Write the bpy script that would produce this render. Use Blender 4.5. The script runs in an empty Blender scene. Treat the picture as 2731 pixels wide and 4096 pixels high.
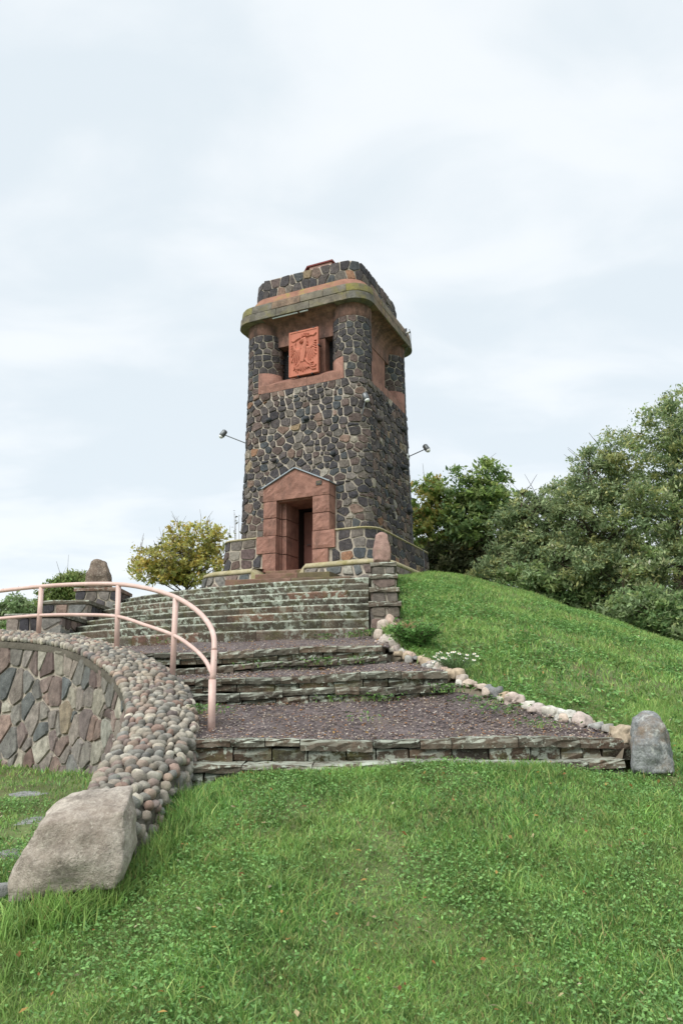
import bpy, bmesh, math, random
import numpy as np
from mathutils import Vector, Matrix
random.seed(7); rng = np.random.default_rng(7)
sc = bpy.context.scene
COL = sc.collection
R_ = math.radians

# ------------------------------------------------------------------ camera, sky, sun, exposure
EZ = 1.75                                    # eye height above the ground under the camera
F_PX, PITCH, ROLL, PW, PH = 3007.2, R_(13.717), R_(-0.648), 2731.0, 4096.0
cp, sp, cr, sr = math.cos(PITCH), math.sin(PITCH), math.cos(ROLL), math.sin(ROLL)
_rt, _up, _fw = np.array([1., 0, 0]), np.array([0, -sp, cp]), np.array([0, cp, sp])
CR, CU, CF = cr*_rt + sr*_up, -sr*_rt + cr*_up, _fw
cam = bpy.data.cameras.new('camera'); camo = bpy.data.objects.new('camera', cam); COL.objects.link(camo)
cam.sensor_fit = 'VERTICAL'; cam.sensor_height = 36.0; cam.sensor_width = 24.0
cam.lens = 36.0*F_PX/PH; cam.clip_start = 0.05; cam.clip_end = 3000
camo.matrix_world = Matrix([[CR[0], CU[0], -CF[0], 0], [CR[1], CU[1], -CF[1], 0], [CR[2], CU[2], -CF[2], EZ], [0, 0, 0, 1]])
sc.camera = camo
sc.render.resolution_x, sc.render.resolution_y = 682, 1024

SUN_EL, SUN_AZ = R_(48), R_(215)            # azimuth clockwise from +Y: behind and left of the camera
world = bpy.data.worlds.new('World'); sc.world = world; world.use_nodes = True
nt = world.node_tree; nt.nodes.clear()
def wn(t, **k):
    n = nt.nodes.new(t)
    for a, b in k.items(): setattr(n, a, b)
    return n
wout = wn('ShaderNodeOutputWorld'); wbg = wn('ShaderNodeBackground'); wbg.inputs['Strength'].default_value = 0.1
sky = wn('ShaderNodeTexSky', sky_type='NISHITA', sun_disc=False, sun_elevation=SUN_EL, sun_rotation=SUN_AZ)
tc = wn('ShaderNodeTexCoord'); sep = wn('ShaderNodeSeparateXYZ'); nt.links.new(tc.outputs['Generated'], sep.inputs[0])
zz = wn('ShaderNodeMath', operation='ABSOLUTE'); nt.links.new(sep.outputs['Z'], zz.inputs[0])
za = wn('ShaderNodeMath', operation='ADD'); nt.links.new(zz.outputs[0], za.inputs[0]); za.inputs[1].default_value = 0.22
dx = wn('ShaderNodeMath', operation='DIVIDE'); dy = wn('ShaderNodeMath', operation='DIVIDE')
for d, ax_ in ((dx, 'X'), (dy, 'Y')):
    nt.links.new(sep.outputs[ax_], d.inputs[0]); nt.links.new(za.outputs[0], d.inputs[1])
cmb = wn('ShaderNodeCombineXYZ'); nt.links.new(dx.outputs[0], cmb.inputs[0]); nt.links.new(dy.outputs[0], cmb.inputs[1])
def cloud_noise(scale, detail, off, dist):
    mp = wn('ShaderNodeMapping'); mp.inputs['Location'].default_value = off; mp.inputs['Scale'].default_value = (0.8, 1.25, 1)
    mp.inputs['Rotation'].default_value = (0, 0, R_(12))
    nt.links.new(cmb.outputs[0], mp.inputs[0])
    n = wn('ShaderNodeTexNoise'); n.inputs['Scale'].default_value = scale; n.inputs['Detail'].default_value = detail
    n.inputs['Roughness'].default_value = 0.5; n.inputs['Distortion'].default_value = dist
    nt.links.new(mp.outputs[0], n.inputs['Vector']); return n
c1 = cloud_noise(0.95, 5, (3.1, 1.7, 0), 0.25)
c2 = cloud_noise(3.4, 7, (0.4, 7.7, 2.0), 0.35)
mixn = wn('ShaderNodeMath', operation='MULTIPLY_ADD'); mixn.inputs[1].default_value = 0.45
nt.links.new(c2.outputs['Fac'], mixn.inputs[0]); 
m2 = wn('ShaderNodeMath', operation='MULTIPLY'); m2.inputs[1].default_value = 0.55; nt.links.new(c1.outputs['Fac'], m2.inputs[0])
nt.links.new(m2.outputs[0], mixn.inputs[2])
ramp = wn('ShaderNodeValToRGB'); ramp.color_ramp.interpolation = 'EASE'
e = ramp.color_ramp.elements
SKYK = 1.0
e[0].position = 0.40; e[0].color = (0.695, 0.762, 0.805, 1)
e[1].position = 0.58; e[1].color = (0.825, 0.862, 0.885, 1)
nt.links.new(mixn.outputs[0], ramp.inputs[0])
cs = wn('ShaderNodeVectorMath', operation='SCALE'); cs.inputs['Scale'].default_value = 5.3*SKYK
nt.links.new(ramp.outputs['Color'], cs.inputs[0])
wm = wn('ShaderNodeMix', data_type='RGBA'); wm.inputs['Factor'].default_value = 0.93
nt.links.new(sky.outputs[0], wm.inputs['A']); nt.links.new(cs.outputs[0], wm.inputs['B'])
nt.links.new(wm.outputs['Result'], wbg.inputs['Color']); nt.links.new(wbg.outputs[0], wout.inputs[0])

sund = bpy.data.lights.new('sun', 'SUN'); sund.energy = 1.5; sund.angle = R_(40); sund.color = (1.0, 0.96, 0.9)
suno = bpy.data.objects.new('sun', sund); COL.objects.link(suno)
_sd = Vector((math.sin(SUN_AZ)*math.cos(SUN_EL), math.cos(SUN_AZ)*math.cos(SUN_EL), math.sin(SUN_EL)))
suno.rotation_euler = (-_sd).to_track_quat('-Z', 'Y').to_euler(); suno.location = (-6, -8, 20)
sc.view_settings.view_transform = 'Standard'; sc.view_settings.look = 'None'
sc.view_settings.exposure = 1.16; sc.view_settings.gamma = 1.0; sc.view_settings.use_curve_mapping = False

# ------------------------------------------------------------------ helpers
def at(x, y, Y):
    """point of the place seen at photo pixel (x, y) and lying Y metres in front of the eye"""
    d = CR*((x-PW/2)/F_PX) - CU*((y-PH/2)/F_PX) + CF
    p = d*(Y/d[1]); return np.array([p[0], p[1], p[2]+EZ])
def proj(P):
    q = np.atleast_2d(np.asarray(P, float)) - np.array([0, 0, EZ])
    z = q@CF
    return np.stack([PW/2+F_PX*(q@CR)/z, PH/2-F_PX*(q@CU)/z, z], 1)
def lin(r, g, b, k=1.0):
    f = lambda c: ((c/255+0.055)/1.055)**2.4 if c > 10 else c/255/12.92
    return (f(r)*k, f(g)*k, f(b)*k)

_mats = {}
def material(name, col=None, rough=0.9, nscale=6.0, namp=0.35, bump=0.3, bscale=30.0, spots=(), spec=0.3, metallic=0.0, bdist=0.02, fine=0.0):
    """procedural surface: base colour (or the piece's own colour attribute), mottling, spots of growth, fine relief"""
    m = bpy.data.materials.new(name); m.use_nodes = True; t = m.node_tree; N, L = t.nodes, t.links
    b = N['Principled BSDF']; b.inputs['Roughness'].default_value = rough; b.inputs['Specular IOR Level'].default_value = spec
    b.inputs['Metallic'].default_value = metallic
    g = N.new('ShaderNodeNewGeometry')
    def noise(sc_, det=5, ro=0.6, off=(0, 0, 0), st=(1, 1, 1)):
        mp = N.new('ShaderNodeMapping'); mp.inputs['Location'].default_value = off; mp.inputs['Scale'].default_value = st
        L.new(g.outputs['Position'], mp.inputs[0])
        n = N.new('ShaderNodeTexNoise'); n.inputs['Scale'].default_value = sc_; n.inputs['Detail'].default_value = det
        n.inputs['Roughness'].default_value = ro; L.new(mp.outputs[0], n.inputs['Vector']); return n.outputs['Fac']
    if col is None:
        a = N.new('ShaderNodeAttribute'); a.attribute_name = 'Col'; base = a.outputs['Color']
    else:
        a = N.new('ShaderNodeRGB'); a.outputs[0].default_value = (*col, 1); base = a.outputs[0]
    def mapr(x, a0, a1, b0, b1):
        q = N.new('ShaderNodeMapRange'); q.inputs[1].default_value = a0; q.inputs[2].default_value = a1
        q.inputs[3].default_value = b0; q.inputs[4].default_value = b1; L.new(x, q.inputs[0]); return q.outputs[0]
    def mul(c, v):
        q = N.new('ShaderNodeVectorMath'); q.operation = 'SCALE'; L.new(c, q.inputs[0]); L.new(v, q.inputs['Scale']); return q.outputs[0]
    if namp:
        base = mul(base, mapr(noise(nscale), 0.3, 0.7, 1-namp, 1+namp))
    if fine:
        base = mul(base, mapr(noise(nscale*9, 3, 0.7, (5, 2, 1)), 0.35, 0.65, 1-fine, 1+fine))
    for k, s in enumerate(spots):
        # s: colour, scale, threshold, softness, upward (0..1), amount
        n1 = noise(s['scale'], 6, 0.7, (k*3.7+1, k*1.3, k*2.1), s.get('stretch', (1, 1, 1)))
        fac = mapr(n1, s['thr']-s.get('soft', .03), s['thr']+s.get('soft', .03), 0, s.get('amt', 1))
        if s.get('patch'):
            n2 = noise(s['patch'], 2, 0.5, (9+k, 4, 2)); q = N.new('ShaderNodeMath'); q.operation = 'MULTIPLY'
            L.new(fac, q.inputs[0]); L.new(mapr(n2, .42, .58, s.get('pmin', 0), 1), q.inputs[1]); fac = q.outputs[0]
        if s.get('up'):
            sx = N.new('ShaderNodeSeparateXYZ'); L.new(g.outputs['Normal'], sx.inputs[0])
            q = N.new('ShaderNodeMath'); q.operation = 'MULTIPLY'; L.new(fac, q.inputs[0])
            L.new(mapr(sx.outputs['Z'], .2, .8, 1-s['up'], 1), q.inputs[1]); fac = q.outputs[0]
        mx = N.new('ShaderNodeMix'); mx.data_type = 'RGBA'; L.new(fac, mx.inputs['Factor']); L.new(base, mx.inputs['A'])
        mx.inputs['B'].default_value = (*s['col'], 1); base = mx.outputs['Result']
    L.new(base, b.inputs['Base Color'])
    if bump:
        bp = N.new('ShaderNodeBump'); bp.inputs['Strength'].default_value = bump; bp.inputs['Distance'].default_value = bdist
        L.new(noise(bscale, 6, 0.65, (2, 8, 3)), bp.inputs['Height']); L.new(bp.outputs[0], b.inputs['Normal'])
    _mats[name] = m; return m
def leaf_material(name, trans=0.35, rough=0.6):
    m = bpy.data.materials.new(name); m.use_nodes = True; t = m.node_tree; N, L = t.nodes, t.links
    b = N['Principled BSDF']; b.inputs['Roughness'].default_value = rough; b.inputs['Specular IOR Level'].default_value = 0.35
    a = N.new('ShaderNodeAttribute'); a.attribute_name = 'Col'; L.new(a.outputs['Color'], b.inputs['Base Color'])
    tr = N.new('ShaderNodeBsdfTranslucent'); L.new(a.outputs['Color'], tr.inputs[0])
    mx = N.new('ShaderNodeMixShader'); mx.inputs[0].default_value = trans
    L.new(b.outputs[0], mx.inputs[1]); L.new(tr.outputs[0], mx.inputs[2]); L.new(mx.outputs[0], N['Material Output'].inputs[0]); return m

class MB:
    """collects faces with a colour per vertex; build() links ONE mesh object"""
    def __init__(s): s.v = []; s.f = []; s.c = []
    def add(s, vs, fs, col=(.5, .5, .5)):
        o = len(s.v); s.v += [tuple(map(float, p)) for p in vs]; s.f += [tuple(i+o for i in f) for f in fs]; s.c += [col]*len(vs); return s
    def box(s, a, b, col=(.5, .5, .5)):
        (x0, y0, z0), (x1, y1, z1) = a, b
        return s.add([(x0, y0, z0), (x1, y0, z0), (x1, y1, z0), (x0, y1, z0), (x0, y0, z1), (x1, y0, z1), (x1, y1, z1), (x0, y1, z1)],
                     [(0, 3, 2, 1), (4, 5, 6, 7), (0, 1, 5, 4), (1, 2, 6, 5), (2, 3, 7, 6), (3, 0, 4, 7)], col)
    def tube(s, pts, rad, seg=8, col=(.5, .5, .5), caps=True):
        pts = [np.asarray(p, float) for p in pts]; n = len(pts)
        rad = [rad]*n if np.isscalar(rad) else rad
        ref = np.array([0.31, 0.17, 0.93]); vs = []; u = None
        for i, p in enumerate(pts):
            t = pts[min(i+1, n-1)]-pts[max(i-1, 0)]; t = t/(np.linalg.norm(t)+1e-9)
            u = np.cross(t, ref) if u is None else u-t*(u@t)
            u = u/(np.linalg.norm(u)+1e-9); w = np.cross(t, u)
            for k in range(seg):
                a = 2*math.pi*k/seg; vs.append(p+rad[i]*(math.cos(a)*u+math.sin(a)*w))
        fs = [(i*seg+k, i*seg+(k+1) % seg, (i+1)*seg+(k+1) % seg, (i+1)*seg+k) for i in range(n-1) for k in range(seg)]
        if caps: fs += [tuple(range(seg))[::-1], tuple((n-1)*seg+k for k in range(seg))]
        return s.add(vs, fs, col)
    def build(s, name, mat, parent=None, smooth=False):
        me = bpy.data.meshes.new(name); me.from_pydata(s.v, [], s.f)
        ca = me.attributes.new('Col', 'FLOAT_COLOR', 'POINT')
        c = np.ones((len(s.v), 4), np.float32); c[:, :3] = np.array(s.c, np.float32).reshape(-1, 3); ca.data.foreach_set('color', c.ravel())
        if smooth: me.polygons.foreach_set('use_smooth', [True]*len(me.polygons))
        me.update(); return link(name, me, mat, parent)
def link(name, me, mat=None, parent=None):
    if mat is not None: me.materials.append(mat)
    o = bpy.data.objects.new(name, me); COL.objects.link(o)
    if parent is not None: o.parent = parent
    return o
def sharpen(o, deg=35):
    o.data.set_sharp_from_angle(angle=R_(deg)); return o
def np_mesh(name, V, Fc, C, mat, parent=None, smooth=False):
    """big meshes from arrays: V (n,3), Fc (m,k) one face size, C (n,3)"""
    me = bpy.data.meshes.new(name); n, (m, k) = len(V), Fc.shape
    me.vertices.add(n); me.vertices.foreach_set('co', np.ascontiguousarray(V, np.float32).ravel())
    me.loops.add(m*k); me.loops.foreach_set('vertex_index', np.ascontiguousarray(Fc, np.int32).ravel())
    me.polygons.add(m); me.polygons.foreach_set('loop_start', np.arange(0, m*k, k, dtype=np.int32))
    me.polygons.foreach_set('loop_total', np.full(m, k, np.int32)) if False else None
    ca = me.attributes.new('Col', 'FLOAT_COLOR', 'POINT'); c = np.ones((n, 4), np.float32); c[:, :3] = C; ca.data.foreach_set('color', c.ravel())
    if smooth: me.polygons.foreach_set('use_smooth', np.ones(m, bool))
    me.update(calc_edges=True); return link(name, me, mat, parent)
def tag(o, label=None, cat=None, group=None, kind=None):
    if label: o['label'] = label
    if cat: o['category'] = cat
    if group: o['group'] = group
    if kind: o['kind'] = kind
    return o
def thing(name, label, cat, loc=(0, 0, 0), rz=0, group=None):
    o = bpy.data.objects.new(name, None); COL.objects.link(o); o.location = loc; o.rotation_euler = (0, 0, rz)
    o.empty_display_size = 0.3
    return tag(o, label, cat, group)

def clip(poly, nx, ny, d):
    """keep the side nx*x+ny*y <= d"""
    out = []; n = len(poly)
    for i in range(n):
        a, b = poly[i], poly[(i+1) % n]; da, db = nx*a[0]+ny*a[1]-d, nx*b[0]+ny*b[1]-d
        if da <= 0: out.append(a)
        if (da < 0 < db) or (db < 0 < da):
            t = da/(da-db); out.append((a[0]+t*(b[0]-a[0]), a[1]+t*(b[1]-a[1])))
    return out
def area(p): return 0.5*sum(p[i-1][0]*p[i][1]-p[i][0]*p[i-1][1] for i in range(len(p)))
def row_seeds(x0, x1, z0, z1, hmin, hmax, wmin, wmax, jit, rnd):
    S = []; z = z0; nrow = max(1, round((z1-z0)/((hmin+hmax)/2)))
    hs = [rnd.uniform(hmin, hmax) for _ in range(nrow)]; k = (z1-z0)/sum(hs); hs = [h*k for h in hs]
    for h in hs:
        x = x0 + rnd.uniform(-.5, 0)*wmin
        while x < x1:
            w = rnd.uniform(wmin, wmax)
            S.append((x+w/2+rnd.uniform(-1, 1)*jit*w, z+h/2+rnd.uniform(-1, 1)*jit*h)); x += w
        z += h
    return [s for s in S if x0 < s[0] < x1 and z0 < s[1] < z1]
def voronoi(S, x0, x1, z0, z1, gap, excl=(), reach=1.0, wt=.0, an=1.0):
    """cells of a weighted Voronoi pattern (wt: spread of sizes, an: >1 lengthens the cells along x)"""
    def edge(E, s):
        best = None
        for a, b in zip(E, E[1:]+E[:1]):
            ex, ey = b[0]-a[0], b[1]-a[1]; l = math.hypot(ex, ey); nx, ny = ey/l, -ex/l
            dd = nx*(s[0]-a[0])+ny*(s[1]-a[1])
            if best is None or dd > best[0]: best = (dd, nx, ny, nx*a[0]+ny*a[1])
        return best
    S = [s for s in S if all(edge(E, s)[0] > .02 for E in excl)]
    cells = []; A = np.array(S); A[:, 0] /= an; r_ = random.Random(len(S)); Wt = np.array([r_.uniform(-1, 1)*wt for _ in S])
    for i, s in enumerate(A):
        poly = [(x0/an, z0), (x1/an, z0), (x1/an, z1), (x0/an, z1)]
        d = np.hypot(A[:, 0]-s[0], A[:, 1]-s[1])
        for j in np.argsort(d)[1:24]:
            if d[j] > reach: break
            nx, ny = (A[j]-s)/d[j]
            poly = clip(poly, nx, ny, nx*s[0]+ny*s[1]+d[j]/2+(Wt[i]-Wt[j])/(2*d[j])-gap/2)
            if len(poly) < 3: break
        if len(poly) < 3: continue
        poly = [(p[0]*an, p[1]) for p in poly]
        for E in excl:                       # convex, counter-clockwise
            best = edge(E, S[i]); poly = clip(poly, -best[1], -best[2], -best[3]-gap/2)
            if len(poly) < 3: break
        if len(poly) >= 3 and area(poly) > 0.003: cells.append(poly)
    return cells
def stone_mesh(poly, fmap, col, rnd, proud=0.035, inset=0.011, back=0.02):
    """one rounded stone of a wall: polygon in wall coordinates -> ring in the mortar, ring on the face, crown"""
    cx = sum(p[0] for p in poly)/len(poly); cz = sum(p[1] for p in poly)/len(poly)
    pts = []
    n = len(poly)
    keep = []
    for i in range(n):
        a, b = poly[i], poly[(i+1) % n]
        if math.hypot(a[0]-b[0], a[1]-b[1]) > 0.025: keep.append(a)
    if len(keep) < 3: keep = poly
    n = len(keep)
    for i in range(n):
        a, b = keep[i], keep[(i+1) % n]
        for t in (0.11, 0.89): pts.append((a[0]+(b[0]-a[0])*t+rnd.uniform(-.010, .010), a[1]+(b[1]-a[1])*t+rnd.uniform(-.010, .010)))
    n = len(pts); size = math.sqrt(abs(area(poly)))
    tx, tz = rnd.uniform(-.05, .05), rnd.uniform(-.05, .05)
    k = max(0.5, 1-2*inset/size)
    vs = [fmap(p[0], p[1], -back) for p in pts]
    vs += [fmap(cx+(p[0]-cx)*k, cz+(p[1]-cz)*k, proud*rnd.uniform(.7, 1.05)+tx*(p[0]-cx)+tz*(p[1]-cz)) for p in pts]
    vs.append(fmap(cx+rnd.uniform(-.1, .1)*size, cz+rnd.uniform(-.1, .1)*size, proud*rnd.uniform(.9, 1.25)))
    fs = [(i, (i+1) % n, n+(i+1) % n, n+i) for i in range(n)] + [(n+i, n+(i+1) % n, 2*n) for i in range(n)]
    return vs, fs, [col]*len(vs)
def put_stones(stones, name, mat, parent, limit, stuffname, stufflabel=None, world=None, crisp=True):
    """stones: list of (verts, faces, cols); the `limit` that show largest become parts, the rest one mass"""
    score = []
    for vs, fs, cs in stones:
        V = np.array(vs); V = V if world is None else V@world[0].T+world[1]
        q = proj(V); a = np.ptp(q[:, 0])*np.ptp(q[:, 1])
        m = len(vs)//2; nrm = np.cross(V[1]-V[0], V[m-1]-V[0]); cen = V.mean(0); out = V[-1]-V[:m].mean(0)
        if out@(np.array([0, 0, EZ])-cen) < 0 or not (-100 < q[:, 0].mean() < PW+100 and q[:, 1].mean() < PH+100): a *= 0.001
        score.append(a)
    order = np.argsort(score)[::-1]; rest = MB()
    for r, i in enumerate(order):
        vs, fs, cs = stones[i]
        if r < limit and score[i] > 1:
            b = MB(); b.v = [tuple(map(float, p)) for p in vs]; b.f = fs; b.c = cs; ob = b.build(name, mat, parent, True)
            if crisp: sharpen(ob, 32)
        else:
            o = len(rest.v); rest.v += [tuple(map(float, p)) for p in vs]; rest.f += [tuple(j+o for j in f) for f in fs]; rest.c += cs
    if rest.v:
        o = rest.build(stuffname, mat, parent, True); o['kind'] = 'stuff'
        if crisp: sharpen(o, 32)

def pick(pal, rnd, var=0.18):
    w = [p[0] for p in pal]; c = rnd.choices(pal, w)[0][1]; k = 1+rnd.uniform(-var, var); h = rnd.uniform(-.04, .04)
    return (c[0]*k*(1+h), c[1]*k, c[2]*k*(1-h))
BASALT = [(34, lin(68, 66, 69)), (24, lin(84, 79, 79)), (18, lin(96, 83, 79)), (12, lin(108, 102, 96)), (5, lin(124, 105, 95)), (2, lin(138, 122, 99)), (.8, lin(136, 104, 82)), (3, lin(152, 145, 133)), (9, lin(74, 78, 81))]
RUBBLE = [(22, lin(124, 117, 110)), (14, lin(114, 102, 97)), (22, lin(112, 110, 105)), (6, lin(126, 110, 102)), (8, lin(94, 97, 96)), (8, lin(146, 142, 130)), (2, lin(134, 122, 104)), (6, lin(98, 84, 79))]
PEBBLE = [(20, lin(158, 151, 138)), (18, lin(140, 134, 124)), (10, lin(158, 142, 129)), (8, lin(126, 114, 108)), (14, lin(130, 128, 121)), (10, lin(178, 172, 158)), (5, lin(148, 128, 118)), (6, lin(108, 106, 102))]

LICHEN_EDGE_LIGHT = lin(176, 184, 170); LICHEN2 = lin(150, 158, 138); MOSS = lin(92, 96, 50); MOSSY = lin(128, 122, 58)
m_mortar = material('mortar', lin(164, 156, 143), .95, 5, .28, .6, 60, [dict(col=lin(182, 174, 158), scale=4, thr=.60, soft=.08, amt=.6)], fine=.15)
m_basalt = material('field_stone', None, .85, 13, .45, .8, 50, [dict(col=lin(168, 160, 146), scale=30, thr=.61, soft=.05, amt=.7, patch=1.3), dict(col=lin(120, 100, 88), scale=9, thr=.62, soft=.06, amt=.5, patch=.8)], fine=.28, bdist=.03)
RUBBLE = [(w_, tuple(np.array(c_)*1.12)) for w_, c_ in RUBBLE]
m_rubble = material('rubble_stone', None, .9, 11, .42, .9, 45, [dict(col=lin(170, 172, 160), scale=30, thr=.64, soft=.05, amt=.6, patch=2)], fine=.2)
m_pebble = material('cobble_stone', None, .88, 18, .3, .4, 70, [dict(col=lin(150, 158, 128), scale=26, thr=.62, soft=.05, amt=.5, patch=2.5)], fine=.15)
m_sand = material('red_sandstone', lin(147, 110, 97), .92, 3.4, .30, .9, 38, [dict(col=lin(98, 80, 72), scale=3.2, thr=.60, soft=.1, amt=.6, stretch=(1.6, 1.6, .5)), dict(col=lin(180, 144, 130), scale=7, thr=.64, soft=.08, amt=.5)], fine=.1)
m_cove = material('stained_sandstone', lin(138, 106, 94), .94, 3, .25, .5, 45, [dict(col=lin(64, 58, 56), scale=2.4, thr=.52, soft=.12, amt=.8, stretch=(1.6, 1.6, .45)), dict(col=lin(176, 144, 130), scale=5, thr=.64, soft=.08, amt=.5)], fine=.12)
m_band = material('lichen_sandstone', lin(146, 108, 92), .94, 4, .22, .5, 45, [dict(col=lin(150, 140, 78), scale=4, thr=.56, soft=.08, amt=.8, patch=.7)], fine=.12)
m_cornice = material('weathered_cornice', None, .95, 3.0, .30, .8, 45, [dict(col=lin(112, 110, 98), scale=2.2, thr=.52, soft=.10, amt=.6), dict(col=MOSSY, scale=3.0, thr=.58, soft=.08, amt=.6, patch=.6), dict(col=lin(70, 66, 62), scale=4, thr=.60, soft=.10, amt=.75)], fine=.2)
m_lip = material('mossy_concrete', lin(166, 158, 130), .95, 5, .2, .4, 60, [dict(col=MOSSY, scale=4, thr=.55, soft=.08, amt=.6)], fine=.12)
m_step = material('lichen_step', None, .95, 4, .4, .7, 40, [dict(col=lin(52, 47, 42), scale=2.2, thr=.57, soft=.10, amt=.7), dict(col=MOSS, scale=3.5, thr=.60, soft=.10, amt=.55), dict(col=LICHEN_EDGE_LIGHT, scale=9, thr=.54, soft=.03, amt=.9, patch=1.3, pmin=.12), dict(col=LICHEN2, scale=34, thr=.62, soft=.04, amt=.8), dict(col=LICHEN_EDGE_LIGHT, scale=7, thr=.47, soft=.06, amt=.7, up=1.0)], fine=.2)  # lichen patches; last spot paints light caught on upward step edges in lichen colour
m_coping = material('lichen_coping', None, .95, 4, .35, .6, 40, [dict(col=lin(62, 56, 48), scale=3.5, thr=.6, soft=.08, amt=.5), dict(col=LICHEN_EDGE_LIGHT, scale=8, thr=.46, soft=.05, amt=.92, patch=1.6, pmin=.55, up=.85), dict(col=LICHEN_EDGE_LIGHT, scale=16, thr=.61, soft=.03, amt=.85)], fine=.2)
m_granite = material('granite_boulder', None, .9, 3.0, .32, .8, 60, [dict(col=lin(124, 110, 97), scale=1.7, thr=.53, soft=.12, amt=.65), dict(col=lin(80, 73, 67), scale=3.1, thr=.63, soft=.10, amt=.7), dict(col=lin(206, 198, 184), scale=26, thr=.60, soft=.06, amt=.55), dict(col=lin(92, 84, 78), scale=34, thr=.63, soft=.05, amt=.5)], fine=.28)
m_soil = material('hill_soil', lin(100, 112, 70), .98, 1.5, .3, .6, 30, [dict(col=lin(96, 82, 62), scale=2.0, thr=.6, soft=.08, amt=.7)], fine=.2)
m_gravel = material('gravel_ground', lin(108, 99, 98), .97, 2.0, .2, .8, 80, [dict(col=lin(120, 104, 84), scale=1.3, thr=.6, soft=.1, amt=.6)], fine=.35)
m_chip = material('gravel_chip', None, .9, 20, .2, 0)
m_conc = material('kerb_mortar', lin(116, 108, 94), .96, 6, .25, .6, 50, fine=.15)
m_rail = material('pink_painted_steel', lin(208, 178, 168), .45, 7, .06, .08, 60, [dict(col=lin(140, 92, 72), scale=22, thr=.64, soft=.03, amt=.8, patch=3), dict(col=lin(228, 206, 198), scale=5, thr=.6, soft=.1, amt=.5)], spec=.5)
m_lead = material('zinc_flashing', lin(150, 160, 166), .5, 8, .12, .1, 40, metallic=.4)
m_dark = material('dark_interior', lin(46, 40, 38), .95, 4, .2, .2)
m_grille = material('window_mesh', lin(36, 38, 42), .7, 6, .1, 0)
m_door = material('red_brown_door', lin(132, 92, 82), .6, 4, .12, .1)
m_terra = material('terracotta_plaque', lin(186, 118, 98), .8, 6, .10, .2, 60, fine=.06)
m_hut = material('pink_render', lin(206, 168, 158), .9, 4, .08, .1)
m_roofred = material('red_roof_sheet', lin(116, 56, 54), .6, 4, .1, .1)
m_metal = material('grey_metal', lin(112, 116, 118), .45, 10, .08, 0, metallic=.6)
m_white = material('white_enamel', lin(222, 224, 222), .4, 10, .04, 0, spec=.5)
m_black = material('black_metal', lin(46, 48, 50), .5, 10, .08, 0, spec=.5)
m_tubeglass = material('lamp_tube', lin(196, 204, 204), .3, 10, .03, 0, spec=.5)
m_gold = material('gold_letter', lin(150, 134, 88), .4, 10, .05, 0, metallic=.7)
m_bark = material('bark', lin(74, 66, 56), .95, 8, .3, .6, 30)
m_twig = material('twig', lin(96, 84, 68), .95, 8, .2, 0)
m_leaf = leaf_material('foliage', .45)
m_grass = leaf_material('grass_blade', .3, .55)
m_dry = leaf_material('dry_stalk', .2, .8)
m_petal = leaf_material('flower_petal', .2, .7)

# ------------------------------------------------------------------ the hill
TC = np.array([-0.347, 22.65]); PSI = R_(24.33)          # tower axis and turn
AXv = np.array([math.cos(PSI), -math.sin(PSI)]); NV = np.array([-math.sin(PSI), -math.cos(PSI)])
PROF = np.array([(0, 2.95), (3.2, 2.95), (4, 2.9), (5.3, 2.68), (6.6, 2.38), (9.2, 1.52), (11.8, .66), (13.5, .06), (15, -.48), (16, -.76), (18.5, -1.45), (20, -1.62), (23, -1.78), (30, -2.2), (60, -5), (150, -7), (900, -10)])
LEFT = np.array([(-30, -1.9), (0, -1.8), (3.5, -1.57), (4.5, -1.40), (5.4, -1.15), (6.5, -.98), (8.2, -.87), (11, -.84), (14, -.7), (16, -.4), (18, 0)])
# retaining wall: front edge and rear edge of its cobbled cap (pixel x, pixel y, distance)
CAPL = [at(*p) for p in ((380, 3300, 5.45), (350, 3190, 5.7), (367, 3122, 6.1), (436, 3030, 6.55), (476, 2955, 7.0), (505, 2886, 7.4), (511, 2823, 7.8), (488, 2748, 8.4), (436, 2680, 8.9), (339, 2616, 9.6), (264, 2588, 10.0), (190, 2570, 10.35), (0, 2556, 11.0), (-350, 2550, 11.9), (-800, 2550, 12.6))]
CAPR = [at(*p) for p in ((540, 3360, 5.45), (570, 3265, 5.75), (640, 3160, 6.2), (700, 3075, 6.6), (748, 2990, 7.1), (772, 2925, 7.6), (778, 2850, 8.2), (752, 2765, 9.1), (690, 2695, 9.7), (590, 2635, 10.4), (470, 2590, 10.9), (330, 2555, 11.3), (60, 2535, 11.9), (-330, 2528, 12.7), (-800, 2530, 13.4))]
CAPL, CAPR = np.array(CAPL), np.array(CAPR)
def smooth_poly(P, n):
    P = np.asarray(P, float)
    d = np.r_[0, np.cumsum(np.linalg.norm(np.diff(P, axis=0), axis=1))]; t = np.linspace(0, d[-1], n)
    Q = np.stack([np.interp(t, d, P[:, k]) for k in range(P.shape[1])], 1)
    for _ in range(max(1, n//30)):
        Q[1:-1] = (Q[:-2]+2*Q[1:-1]+Q[2:])/4
    return Q
KERB = np.array([at(*p) for p in ((1525, 2555, 11.9), (1575, 2588, 11.2), (1690, 2640, 10.3), (1780, 2680, 9.65), (1850, 2718, 9.3), (1990, 2775, 8.9), (2130, 2830, 8.5), (2250, 2862, 8.25), (2380, 2898, 7.95), (2520, 2940, 7.62))])
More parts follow.
